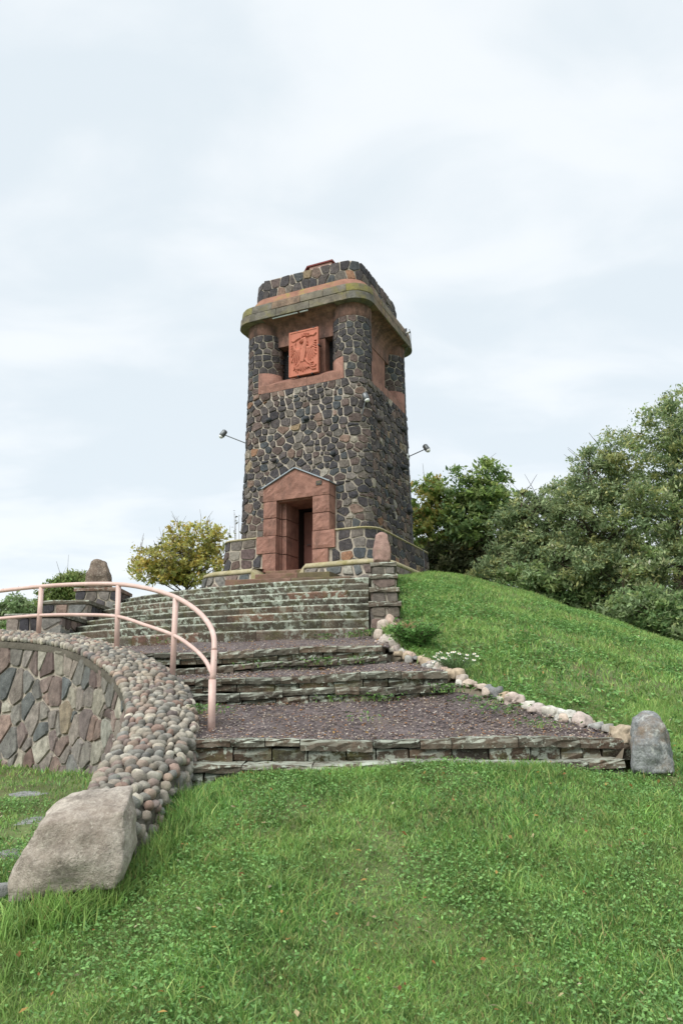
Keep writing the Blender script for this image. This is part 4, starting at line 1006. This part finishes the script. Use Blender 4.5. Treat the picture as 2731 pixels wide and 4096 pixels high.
b = MB(); b.tube(spline(TOPR, 10), .030, 10); b.build('top_rail', m_rail, rail, True)
MIDR = [at(*p) for p in ((-500, 2500, 12.2), (-180, 2490, 11.7), (0, 2474, 11.35), (155, 2462, 11.0), (320, 2459, 10.7), (468, 2466, 10.35), (580, 2500, 9.9), (695, 2541, 9.45), (770, 2590, 8.9), (820, 2640, 8.45), (848, 2692, 8.1))]
b = MB(); b.tube(spline(MIDR, 10), .024, 10); b.build('middle_rail', m_rail, rail, True)
for (tx_, ty, bx, by, d) in ((-180, 2392, -190, 2560, 11.7), (167, 2350, 155, 2535, 11.0), (475, 2342, 467, 2605, 10.35), (704, 2394, 690, 2712, 9.45)):
    b = MB(); b.tube([at(tx_, ty, d), at(bx, by, d)], .036, 10); b.build('post', m_rail, rail, True)
b = MB(); b.tube([at(858, 2600, 8.08), at(853, 2700, 8.08), at(850, 2722, 8.08)], .033, 10); b.build('post', m_rail, rail, True)
b = MB(); b.tube([at(850, 2718, 8.08), at(846, 2940, 8.08)], .040, 12); b.build('post', m_rail, rail, True)

# ------------------------------------------------------------------ grass, weeds, gravel, fallen leaves
def frame_mask(P, mx=350, my=250):
    q = proj(P); near = (q[:, 0] > -mx) & (q[:, 0] < PW+mx) & (q[:, 1] < PH+my)
    wide = (q[:, 0] > -2300) & (q[:, 0] < PW+2300) & (q[:, 1] < PH+900) & (rng.random(len(P)) < .38)      # thinner beyond the picture
    return (q[:, 2] > .5) & (near | wide)
def vnoise(x, y, s, seed):
    """cheap smooth value noise for patches"""
    r = np.random.default_rng(seed); o = np.zeros_like(x)
    for k in range(6):
        a = r.uniform(0, 6.28); f_ = s*r.uniform(.6, 1.7); o += np.sin((x*math.cos(a)+y*math.sin(a))*f_+r.uniform(0, 6.28))
    return o/6*1.6
def scatter(n, x0, x1, y0, y1, dens=None):
    x = rng.uniform(x0, x1, n); y = rng.uniform(y0, y1, n); keep = ~inside(x, y)
    z = Tz(x, y); P = np.stack([x, y, z], 1); keep &= frame_mask(P)
    rr_ = MATW[0].T@(P-MATW[1]).T; keep &= ~((np.abs(rr_[0]) < 3.0) & (np.abs(rr_[1]) < 3.0))
    if dens is not None: keep &= rng.random(n) < dens(x, y)
    return P[keep]
GRN = np.array([lin(112, 156, 76), lin(130, 170, 92), lin(98, 142, 68), lin(144, 174, 100), lin(98, 142, 86), lin(160, 174, 104)])
def blades(P, hmin, hmax, w, bend=.5, cols=GRN, seg=3, tint=None):
    n = len(P); h = rng.uniform(hmin, hmax, n)*(1+.35*vnoise(P[:, 0], P[:, 1], 5, 3)); h = np.clip(h, hmin*.5, hmax*1.8)
    a = rng.uniform(0, 2*np.pi, n); b_ = np.abs(rng.normal(bend, .3, n)); lean = rng.uniform(0, 2*np.pi, n)
    sx, sy = np.cos(a), np.sin(a); lx, ly = np.cos(lean), np.sin(lean)
    t = np.linspace(0, 1, seg); V = np.zeros((n, 2*(seg-1)+1, 3)); C = np.zeros((n, 2*(seg-1)+1, 3))
    ww = w*rng.uniform(.7, 1.3, n)
    idx = rng.integers(0, len(cols), n); c = cols[idx]*np.clip(1+rng.normal(0, .27, n), .35, 1.8)[:, None]
    pn = vnoise(P[:, 0], P[:, 1], 2.2, 9)
    yel = np.clip(.5+.9*pn+rng.normal(0, .25, n), 0, 1)[:, None]
    c = c*(1-.45*yel)+np.array(lin(152, 180, 100))*.45*yel
    c = c*(1+.22*vnoise(P[:, 0], P[:, 1], 6.5, 14)+.16*vnoise(P[:, 0], P[:, 1], 17, 15))[:, None]
    dry = (rng.random(n) < .025+.16*np.clip(vnoise(P[:, 0], P[:, 1], 3.3, 16)-.45, 0, 1))[:, None]; c = np.where(dry, np.array(lin(168, 154, 106)), c)
    for i in range(seg):
        off_ = h*b_*t[i]**1.8; zz_ = h*(t[i]-.28*b_*t[i]**2)
        cx, cy, cz = P[:, 0]+lx*off_, P[:, 1]+ly*off_, P[:, 2]+zz_-.012
        if i < seg-1:
            k = ww*(1-.35*t[i]); V[:, 2*i] = np.stack([cx-sx*k, cy-sy*k, cz], 1); V[:, 2*i+1] = np.stack([cx+sx*k, cy+sy*k, cz], 1)
            C[:, 2*i] = C[:, 2*i+1] = c
        else: V[:, 2*i] = np.stack([cx, cy, cz], 1); C[:, 2*i] = c
    m_ = 2*(seg-1)+1; base = (np.arange(n)*m_)[:, None]; T = []
    for i in range(seg-2):
        T += [[2*i, 2*i+1, 2*i+3], [2*i, 2*i+3, 2*i+2]]
    T.append([2*(seg-2), 2*(seg-2)+1, 2*(seg-1)])
    Fc = (base[:, None, :]+np.array(T)[None]).reshape(-1, 3)
    return V.reshape(-1, 3), Fc, C.reshape(-1, 3)
def join(parts):
    V, Fc, C = [], [], []; o = 0
    for v, f_, c in parts: V.append(v); Fc.append(f_+o); C.append(c); o += len(v)
    return np.concatenate(V), np.concatenate(Fc), np.concatenate(C)
thin_left = lambda x, y: np.where((x < -1.6) & (y > 6.2), np.where(y > 7.4, .16, .4), 1.0)*np.clip(.8+.5*vnoise(x, y, 3.1, 21), .25, 1)
G1 = scatter(560000, -5.6, 5.6, 2.2, 5.6, thin_left)
G2 = scatter(280000, -8, 8.2, 5.6, 9.5, thin_left)
G3 = scatter(330000, -11, 12.5, 9.5, 22.0, lambda x, y: np.where(x < -2, .25, 1.0)*np.clip(.85+.5*vnoise(x, y, 2.3, 22), .3, 1))
def leaves_flat(P, size, cols, tilt=.5, lift=.03):
    """small broad leaves: folded rhombs"""
    n = len(P); a = rng.uniform(0, 2*np.pi, n); s = size*rng.uniform(.6, 1.3, n)
    d = np.stack([np.cos(a), np.sin(a), rng.normal(0, tilt, n)], 1); d /= np.linalg.norm(d, axis=1)[:, None]
    u = np.stack([-np.sin(a), np.cos(a), rng.normal(0, tilt, n)], 1); u /= np.linalg.norm(u, axis=1)[:, None]
    c0 = P+np.stack([np.zeros(n), np.zeros(n), rng.uniform(.3, 1.2, n)*lift], 1)
    nn = np.cross(d, u); V = np.stack([c0-d*s[:, None], c0+u*(s*.6)[:, None]+nn*(s*.15)[:, None], c0+d*s[:, None], c0-u*(s*.6)[:, None]+nn*(s*.15)[:, None]], 1)
    c = cols[rng.integers(0, len(cols), n)]*np.clip(1+rng.normal(0, .2, n), .4, 1.7)[:, None]; C = np.repeat(c[:, None], 4, 1)
    b_ = (np.arange(n)*4)[:, None]; Fc = np.concatenate([b_+np.array([0, 1, 2]), b_+np.array([0, 2, 3])])
    return V.reshape(-1, 3), Fc, C.reshape(-1, 3)
GRN = GRN*np.array([1.22, 1.32, 1.62])
CLOV = np.array([lin(120, 164, 92), lin(132, 172, 102), lin(108, 150, 84)])
K1 = scatter(130000, -3.6, 3.6, 2.6, 7.4, lambda x, y: np.clip(vnoise(x, y, 3.4, 31)*2.0+.45, .12, 1)*.85)
K2 = scatter(70000, -.5, 9, 7.5, 18, lambda x, y: np.clip(vnoise(x, y, 1.9, 33)*1.8+.1, 0, 1)*.6)
parts_ = [blades(G1, .028, .066, .0036, .6), blades(G2, .04, .09, .0046, .6), blades(G3, .06, .12, .0085, .6), leaves_flat(K1, .0125, CLOV, .45, .05), leaves_flat(K2, .030, CLOV, .35, .09)]
# taller tufts along the foot of walls, steps and boulders
def line_pts(A, n, spread): 
    Q, _ = resample(A, n); Q[:, :2] += rng.normal(0, spread, (n, 2)); Q[:, 2] = Tz(Q[:, 0], Q[:, 1]); return Q
e0 = [at(700, 3085, 7.0), at(2560, 3068, 7.1)]
parts_.append(blades(line_pts(e0, 4200, .06), .035, .085, .0045, .4))
rw = [p+np.array([.12, -.1, 0]) for p in CAPR[:4]]+[CAPR[3]+np.array([.2, -.15, 0])]
parts_.append(blades(line_pts(rw, 2600, .09), .08, .20, .005, .5))
bb = [at(60, 3590, 4.85), at(300, 3540, 4.9), at(470, 3480, 5.1), at(540, 3380, 5.6), at(570, 3290, 5.8)]
parts_.append(blades(line_pts(bb, 2600, .06), .08, .22, .005, .5))
kb = [p+np.array([.25, .1, 0]) for p in KERB]
parts_.append(blades(line_pts(kb, 4000, .10), .05, .14, .0065, .6))
# broad-leaved rosettes in the lawn and on the slope
for _ in range(420):
    if _ < 190: x, y, ls = rng.uniform(-2.4, 2.8), rng.uniform(3.0, 7.0), .0145
    else: x, y, ls = rng.uniform(.5, 6), rng.uniform(7.5, 15), .030
    if inside(np.array([x]), np.array([y]))[0]: continue
    n_ = int(rng.integers(8, 26)); q = np.stack([rng.normal(x, .05+ls, n_), rng.normal(y, .05+ls, n_)], 1)
    parts_.append(leaves_flat(np.c_[q, Tz(q[:, 0], q[:, 1])], ls, CLOV*.9, .5, .06))
# clumps
for _ in range(260):
    x, y = rng.uniform(-2.4, 2.6), rng.uniform(3.2, 7.0)
    if inside(np.array([x]), np.array([y]))[0]: continue
    q = np.stack([rng.normal(x, .06, 70), rng.normal(y, .06, 70)], 1); parts_.append(blades(np.c_[q, Tz(q[:, 0], q[:, 1])], *rng.choice([(.05, .10), (.07, .15), (.05, .12)]), .004, .7))
Vv, Ff, Cc = join(parts_)
grass = np_mesh('grass', Vv, Ff, Cc, m_grass); tag(grass, 'short green lawn grass and clover covering the hillside', 'grass', kind='stuff')

# gravel chips on the landings
chips = MB(); CHC = [(30, lin(110, 101, 102)), (14, lin(130, 118, 116)), (9, lin(190, 180, 168)), (8, lin(150, 134, 128)), (3, lin(170, 130, 98))]
Vl, Fl, Cl = [], [], []
octv = np.array([(1, 0, 0), (0, 1, 0), (-1, 0, 0), (0, -1, 0), (0, 0, .8), (0, 0, -.5)]); octf = np.array([(0, 1, 4), (1, 2, 4), (2, 3, 4), (3, 0, 4), (1, 0, 5), (2, 1, 5), (3, 2, 5), (0, 3, 5)])
o = 0
for (A, B), n in zip(LAND, (9000, 3500, 6000)):
    for _ in range(n):
        t = rng.random()**1.2; u = rng.random()*(len(A)-1.001); i = int(u); fr_ = u-i
        p = (A[i]*(1-fr_)+A[i+1]*fr_)*(1-t)+(B[i]*(1-fr_)+B[i+1]*fr_)*t
        s_ = rng.uniform(.005, .016); q = octv*s_*np.array([rng.uniform(.7, 1.5), rng.uniform(.7, 1.5), rng.uniform(.4, .8)]); a = rng.uniform(0, 6.28)
        ca_, sa_ = math.cos(a), math.sin(a); q = np.stack([q[:, 0]*ca_-q[:, 1]*sa_, q[:, 0]*sa_+q[:, 1]*ca_, q[:, 2]], 1)+p+np.array([0, 0, .004])
        Vl.append(q); Fl.append(octf+o); o += 6; Cl.append(np.tile(pick(CHC, rnd, .15), (6, 1)))
gr = np_mesh('gravel', np.concatenate(Vl), np.concatenate(Fl), np.concatenate(Cl), m_chip); tag(gr, 'purple brown gravel chips strewn over the landings', 'gravel', kind='stuff')
# fallen leaves
def on_land(k, n):
    A, B = LAND[k]; u = rng.random(n)*(len(A)-1.001); i = u.astype(int); f_ = (u-i)[:, None]; t = rng.random(n)[:, None]
    return (A[i]*(1-f_)+A[i+1]*f_)*(1-t)+(B[i]*(1-f_)+B[i+1]*f_)*t
FALL = np.array([lin(186, 150, 90), lin(170, 120, 74), lin(196, 178, 140), lin(150, 100, 66), lin(202, 190, 160)])
lv = [leaves_flat(on_land(0, 420), .022, FALL, .2, .012), leaves_flat(on_land(1, 160), .02, FALL, .2, .012), leaves_flat(on_land(2, 260), .022, FALL, .2, .012), leaves_flat(scatter(420, -3, 3.5, 3, 7), .02, FALL, .5, .07), leaves_flat(scatter(260, -1, 7, 7, 15), .024, FALL, .5, .08)]
for ed in EDGES:
    Q, _ = resample(ed, 70); lv.append(leaves_flat(Q+np.array([0, .12, .01])+rng.normal(0, .04, Q.shape)*np.array([1, 1, 0]), .018, FALL, .15, .008))
Vv, Ff, Cc = join(lv); fl = np_mesh('fallen_leaves', Vv, Ff, Cc, m_leaf); tag(fl, 'small brown and yellow fallen leaves lying on gravel and lawn', 'leaves', kind='stuff')

# weeds on the steps
wd = []
WEED = np.array([lin(88, 128, 62), lin(106, 142, 74), lin(96, 118, 86)])
for (px, py, d, r, n) in ((1290, 2655, 10.3, .12, 90), (1440, 2650, 10.3, .1, 50), (1060, 2670, 10.6, .2, 90), (1230, 2675, 10.4, .08, 30), (1520, 2800, 8.95, .16, 110), (1330, 2805, 9.1, .1, 60), (1790, 2765, 8.8, .14, 90), (790, 2850, 8.3, .14, 150), (1300, 2555, 12.3, .08, 40), (1430, 2545, 12.2, .12, 70), (1500, 2535, 12.1, .12, 60), (660, 2568, 12.9, .1, 30), (1900, 2810, 8.6, .2, 70), (2000, 2850, 8.3, .15, 60), (2150, 2905, 7.9, .15, 60), (1450, 2880, 8.1, .12, 20)):
    c = at(px, py, d); q = c+np.c_[rng.normal(0, r, n), rng.normal(0, r*.75, n), np.zeros(n)]
    wd.append(leaves_flat(q, .025, WEED, .5, .07)); wd.append(blades(q[::2], .03, .085, .0045, .8))
Vv, Ff, Cc = join(wd); w_ = np_mesh('weeds', Vv, Ff, Cc, m_grass); tag(w_, 'small green weeds and grass tufts growing in the joints of the steps', 'weeds', kind='stuff')

# plants beside the path
def plant_stems(base, n, h, r, col, rad=.004):
    b = MB(); tips = []
    for _ in range(n):
        a = rng.uniform(0, 6.28); rr_ = r*math.sqrt(rng.random()); hh = h*rng.uniform(.6, 1.1)
        p0 = np.array([rng.normal(0, .03), rng.normal(0, .03), 0]); p2 = np.array([math.cos(a)*rr_, math.sin(a)*rr_, hh]); p1 = (p0+p2)/2+np.array([0, 0, .12*h])
        b.tube([p0, p1, p2], rad, 4, col, False); tips.append((p0, p1, p2))
    return b, tips
c = at(1815, 2625, 9.75); c[2] = float(Tz(c[0], c[1]))
ch = thing('chamomile_plant', 'feathery green plant with white daisy flowers beside the edging stones', 'plant', tuple(c))
b, tips = plant_stems(c, 60, .27, .33, lin(104, 130, 84), .003); b.build('stem', m_grass, ch)
ff = []
for p0, p1, p2 in tips:
    for t in np.linspace(.25, .95, 9):
        q = p0*(1-t)**2+2*p1*t*(1-t)+p2*t*t; ff.append(q+rng.normal(0, .018, (5, 3)))
ff = np.concatenate(ff); v, f_, cc = blades(ff, .03, .06, .0025, 1.0, np.array([lin(98, 132, 88), lin(112, 142, 96)])); np_mesh('foliage', v, f_, cc, m_grass, ch)
for p0, p1, p2 in tips[:24]:
    b = MB(); R0 = .026; d = np.array([rng.normal(0, .3), -.5, .8]); d /= np.linalg.norm(d); u = np.cross(d, [1, 0, 0]); u /= np.linalg.norm(u); w = np.cross(d, u); cc = p2+np.array([0, 0, .02])
    for k in range(9):
        a = 2*math.pi*k/9; e1 = u*math.cos(a)+w*math.sin(a); e2 = -u*math.sin(a)+w*math.cos(a)
        b.add([cc+e1*.006, cc+e1*R0*.7+e2*.007, cc+e1*R0-d*.004, cc+e1*R0*.7-e2*.007], [(0, 1, 2, 3)], lin(236, 236, 230))
    b.tube([cc-d*.002, cc+d*.008], [.008, .004], 6, lin(214, 178, 60)); b.build('flower', m_petal, ch)
def bush(name, label, cat, c, n, h, r, cols, lsize, stemcol=lin(96, 104, 70)):
    t = thing(name, label, cat, tuple(c)); b, tips = plant_stems(c, n, h, r, stemcol, .005); b.build('stem', m_twig, t)
    q = []
    for p0, p1, p2 in tips:
        for u in np.linspace(.2, 1, 12):
            q.append((p0*(1-u)**2+2*p1*u*(1-u)+p2*u*u)+rng.normal(0, .03, (4, 3)))
    v, f_, cc = leaves_flat(np.concatenate(q), lsize, cols, .5, .02); np_mesh('foliage', v, f_, cc, m_leaf, t); return t
c = at(1665, 2590, 10.9); c[2] = float(Tz(c[0], c[1]))-.02
bush('leafy_shrub', 'low dark green leafy bush above the white edging stone', 'shrub', c, 60, .36, .42, np.array([lin(112, 156, 86), lin(128, 168, 98), lin(102, 144, 80)]), .028)
c = at(1615, 2500, 11.9); c[2] = float(Tz(c[0], c[1]))
dg = thing('dry_grass_tuft', 'dry straw coloured grass tuft beside the right pedestal wall', 'grass tuft', tuple(c))
q = np.c_[rng.normal(0, .07, 260), rng.normal(0, .06, 260), np.zeros(260)]
v, f_, cc = blades(q, .18, .34, .005, .9, np.array([lin(196, 170, 134), lin(176, 146, 110), lin(206, 186, 150)]))
np_mesh('stalks', v, f_, np.array(lin(190, 164, 128))*np.ones_like(cc)*rng.uniform(.8, 1.1, (len(cc), 1)), m_dry, dg)

# ------------------------------------------------------------------ trees
def tree(label, base, H, crown, nclus, per, lsize, cols, seed, spray=.31, trunk_r=.13, group=None, low=.25, narrow=.45, name='deciduous_tree', twigs=0, dens_top=1.0, limbs=46):
    """crown: list of lobes (dx, dy, z centre, rx, ry, rz) relative to the base"""
    r = np.random.default_rng(seed)
    t = thing(name, label, 'tree', tuple(base), 0, group)
    vol = np.array([l[3]*l[4]*l[5] for l in crown]); vol = vol/vol.sum(); anc = []
    for _ in range(nclus):
        l = crown[r.choice(len(crown), p=vol)]; d = r.normal(size=3); d /= np.linalg.norm(d); k = r.uniform(.25, 1)**.45*r.uniform(.88, 1.12)
        anc.append((l[0]+d[0]*l[3]*k, l[1]+d[1]*l[4]*k, l[2]+d[2]*l[5]*k))
    anc = np.array(anc); anc[:, 2] = np.maximum(anc[:, 2], H*.04)
    # trunk and limbs
    b = MB(); lean = r.normal(0, .06, 2)*H; tp = [np.array([lean[0]*u**1.5+.06*math.sin(5*u+seed), lean[1]*u**1.5, -.3+(H*.82+.3)*u]) for u in np.linspace(0, 1, 9)]
    b.tube(tp, [trunk_r*(1-.82*u) for u in np.linspace(0, 1, 9)], 7); b.build('trunk', m_bark, t, True)
    lb_ = MB()
    for i in r.choice(nclus, min(limbs, nclus), replace=False):
        e_ = anc[i]; u = np.clip((e_[2]-.55*np.hypot(e_[0], e_[1]))/(H*.82), .10, .85); p0 = np.array([np.interp(u, np.linspace(0, 1, 9), [p[k] for p in tp]) for k in range(3)])
        mid = (p0+e_)/2+np.array([0, 0, .10*np.linalg.norm(e_-p0)])+r.normal(0, .08, 3); r0 = trunk_r*(1-.8*u)*.5
        pts = [p0*(1-v)**2+2*mid*v*(1-v)+e_*v*v for v in np.linspace(0, 1, 6)]; lb_.tube(pts, [r0*(1-.8*v)+.006 for v in np.linspace(0, 1, 6)], 5, caps=False)
        for _ in range(2):
            j = r.integers(2, 5); q0 = pts[j]; q1 = q0+r.normal(0, .5, 3)+np.array([0, 0, .35]); lb_.tube([q0, (q0+q1)/2+r.normal(0, .05, 3), q1], [.014, .010, .005], 4, caps=False)
    lb_.build('limbs', m_bark, t, True)
    if twigs:
        tw = MB()
        for _ in range(twigs):
            i = r.integers(nclus); p0 = anc[i]; p1 = p0+np.array([r.normal(0, .25), r.normal(0, .25), r.uniform(.3, .8)]); tw.tube([p0, (p0+p1)/2+r.normal(0, .04, 3), p1], [.010, .008, .004], 4, caps=False)
        tag(tw.build('bare_twigs', m_twig, t), kind='stuff')
    # sprays of leaves
    n = nclus*per; ci = np.repeat(np.arange(nclus), per)
    cd = r.normal(size=(nclus, 3)); cd[:, 2] = np.abs(cd[:, 2])*.5-.15; cd /= np.linalg.norm(cd, axis=1)[:, None]
    sz = spray*r.uniform(.55, 1.25, nclus)
    off_ = r.normal(0, 1, (n, 3))*np.array([.40, .40, .26]); along = r.uniform(-.7, 1, n)
    P = anc[ci]+off_*sz[ci][:, None]+cd[ci]*(along*sz[ci])[:, None]*.8
    d = cd[ci]*.5+r.normal(0, .6, (n, 3))+np.array([0, 0, -.25]); d /= np.linalg.norm(d, axis=1)[:, None]
    u = np.cross(d, r.normal(size=(n, 3))*.6+np.array([0, 0, 1.])); u /= np.linalg.norm(u, axis=1)[:, None]+1e-9
    nn = np.cross(d, u); s_ = lsize*r.uniform(.45, 1.45, n)
    V = np.stack([P-d*s_[:, None], P+u*(s_*narrow)[:, None]+nn*(s_*.15)[:, None], P+d*s_[:, None], P-u*(s_*narrow)[:, None]+nn*(s_*.15)[:, None]], 1)
    cl = np.array(cols)[r.integers(0, len(cols), nclus)]*(1+r.normal(0, .13, nclus))[:, None]
    cc = cl[ci]*np.clip(1+r.normal(0, .26, n), .35, 2)[:, None]; alt = np.array(cols)[r.integers(0, len(cols), n)]; mk = (r.random(n) < .25)[:, None]; cc = np.clip(np.where(mk, alt, cc), .004, .6)
    b_ = (np.arange(n)*4)[:, None]; Fc = np.concatenate([b_+np.array([0, 1, 2]), b_+np.array([0, 2, 3])])
    np_mesh('crown', V.reshape(-1, 3), Fc, np.repeat(cc[:, None], 4, 1).reshape(-1, 3), m_leaf, t)
    return t
def tree_px(label, lobes, d, basey, **k):
    """lobes in photo pixels (x, y, half width, half height, depth offset)"""
    cx = np.mean([l[0] for l in lobes]); g = at(cx, basey, d); base = np.array([g[0], d, float(Tz(g[0], d))])
    px = d/F_PX; L = []
    for (x, y, hw, hh, *o_) in lobes:
        dd = d+(o_[0] if o_ else 0); p = at(x, y, dd); L.append((p[0]-base[0], p[1]-base[1], p[2]-base[2], hw*px, min(hw*px*.9, 2.2), hh*px))
    H = max(l[2]+l[5] for l in L); return tree(label, base, H, L, **k)
_tl = lambda P, k: [tuple(np.array(c)*k) for c in P]
DG = [lin(84, 98, 62), lin(74, 90, 58), lin(96, 106, 70), lin(66, 84, 54)]
MAP = [lin(96, 108, 60), lin(86, 102, 56), lin(114, 112, 62), lin(120, 106, 62), lin(80, 98, 54)]
ROB = [lin(100, 112, 82), lin(92, 106, 78), lin(110, 120, 88), lin(86, 100, 74), lin(118, 121, 80)]
YEL = [lin(170, 150, 84), lin(156, 144, 84), lin(134, 134, 80), lin(180, 152, 84), lin(118, 124, 74)]
DG, MAP, ROB, YEL = _tl(DG, 3.3), _tl(MAP, 3.0), _tl(ROB, 2.5), _tl(YEL, 1.75)
GW = 'trees on the slope behind the tower'
tree_px('olive brown maple close behind the right edge of the tower', [(1720, 2010, 90, 110), (1690, 2150, 110, 110), (1790, 2080, 90, 120), (1680, 1915, 24, 34), (1740, 1950, 45, 50), (1850, 2200, 110, 100)], 28, 2300, nclus=300, per=34, lsize=.105, cols=MAP, seed=1, group=GW, twigs=20)
tree_px('dark green maple with a ragged top right of the tower', [(1970, 1900, 70, 60), (1945, 1838, 24, 26), (2030, 1870, 22, 26), (1835, 1905, 32, 36), (1905, 1885, 16, 24), (1850, 1960, 70, 60), (1960, 2010, 110, 90), (1880, 2080, 110, 110), (2010, 2080, 80, 90)], 27, 2320, nclus=300, per=34, lsize=.10, cols=DG+MAP[:2], seed=2, group=GW)
tree_px('low feathery tree between the maple and the tall trees', [(2150, 2070, 110, 90), (2230, 2000, 100, 80), (2060, 2100, 95, 90), (2125, 2000, 60, 50), (2075, 2040, 45, 45), (2090, 2200, 140, 110), (2230, 2200, 150, 120), (2000, 2290, 120, 70)], 25, 2380, nclus=540, per=46, lsize=.075, cols=ROB, seed=3, group=GW, narrow=.36, twigs=6)
tree_px('tall feathery tree rising in the middle of the right wood', [(2390, 1900, 130, 130), (2500, 1830, 120, 130), (2330, 2040, 140, 120), (2480, 2060, 170, 150), (2300, 2250, 170, 120), (2480, 2270, 180, 130)], 23.5, 2450, nclus=680, per=48, lsize=.072, cols=ROB, seed=4, group=GW, narrow=.36, twigs=8, trunk_r=.16)
tree_px('tallest feathery tree at the right edge of the picture', [(2640, 1740, 120, 130), (2730, 1640, 110, 130), (2720, 1850, 180, 150), (2660, 2050, 170, 160), (2800, 2100, 200, 200), (2680, 2300, 200, 150), (2860, 1800, 150, 200)], 22, 2520, nclus=760, per=48, lsize=.070, cols=ROB+DG[:1], seed=5, group=GW, narrow=.36, twigs=8, trunk_r=.18)
tree_px('dark bush under the maples beside the tower foot', [(1760, 2250, 130, 70), (1900, 2250, 130, 80), (2020, 2270, 100, 70)], 27.5, 2330, nclus=260, per=44, lsize=.09, cols=_tl([lin(72, 80, 54), lin(84, 86, 60), lin(64, 74, 50)], 1.6), seed=6, group=GW, twigs=60, trunk_r=.06)
tree_px('dense dark shrub behind the middle of the grass crest', [(2100, 2330, 140, 80), (2250, 2370, 150, 90), (2400, 2420, 140, 90), (2500, 2450, 120, 80)], 24, 2430, nclus=420, per=48, lsize=.075, cols=DG+ROB[:2], seed=7, group=GW, twigs=30, trunk_r=.06)
tree_px('dense dark shrub at the far right behind the grass crest', [(2560, 2450, 150, 90), (2700, 2490, 150, 100), (2830, 2510, 120, 110), (2960, 2560, 130, 110)], 20.5, 2520, nclus=420, per=48, lsize=.07, cols=DG+ROB[:2], seed=8, group=GW, twigs=30, trunk_r=.06)
tree_px('far dark trees showing through gaps of the right wood', [(1800, 2220, 200, 90), (2100, 2240, 220, 90), (2400, 2240, 250, 110), (2700, 2280, 250, 120)], 32, 2400, nclus=420, per=36, lsize=.12, cols=_tl([lin(74, 88, 62), lin(84, 94, 68)], 1.5), seed=9, group=GW)
tree_px('yellow autumn maple on the far slope left of the tower', [(690, 2240, 160, 75), (800, 2165, 100, 85), (875, 2195, 60, 100), (630, 2290, 120, 50), (545, 2300, 60, 34), (760, 2290, 170, 60), (730, 2140, 75, 50)], 31, 2345, nclus=400, per=20, lsize=.095, cols=YEL, seed=10, twigs=150)
tree_px('small green tree behind the memorial boulder', [(290, 2330, 70, 45), (240, 2370, 70, 50), (330, 2380, 60, 50), (210, 2410, 60, 40)], 34, 2450, nclus=200, per=40, lsize=.10, cols=_tl([lin(120, 136, 84), lin(104, 124, 74), lin(134, 144, 92)], 1.4), seed=11, narrow=.36)
tree_px('distant pale green tree at the left edge of the picture', [(90, 2425, 80, 40), (150, 2450, 70, 40), (20, 2450, 70, 40), (60, 2490, 120, 40)], 38, 2500, nclus=220, per=40, lsize=.11, cols=_tl([lin(126, 144, 104), lin(112, 134, 92), lin(134, 148, 110)], 1.4), seed=12, narrow=.36)
# thin sapling at the tower's left
c = at(955, 2170, 27); c[2] = float(Tz(c[0], c[1]))
sp_ = thing('sapling', 'thin bare sapling behind the left plinth of the tower', 'tree', tuple(c)); b = MB(); tips = []
zt_ = at(955, 2060, 27)[2]-c[2]
for k in range(5):
    p = np.array([rng.normal(0, .12), 0, zt_*rng.uniform(.75, 1.05)]); b.tube([np.zeros(3), p*.5+rng.normal(0, .05, 3), p], [.02, .014, .006], 5); tips.append(p)
b.build('trunk', m_twig, sp_); q = np.concatenate([np.outer(np.linspace(.5, 1, 9), p)+rng.normal(0, .07, (9, 3)) for p in tips])
v, f_, cc = leaves_flat(q, .07, np.array([lin(110, 104, 70), lin(96, 100, 66)]), .6, .02); np_mesh('crown', v, f_, cc, m_leaf, sp_)
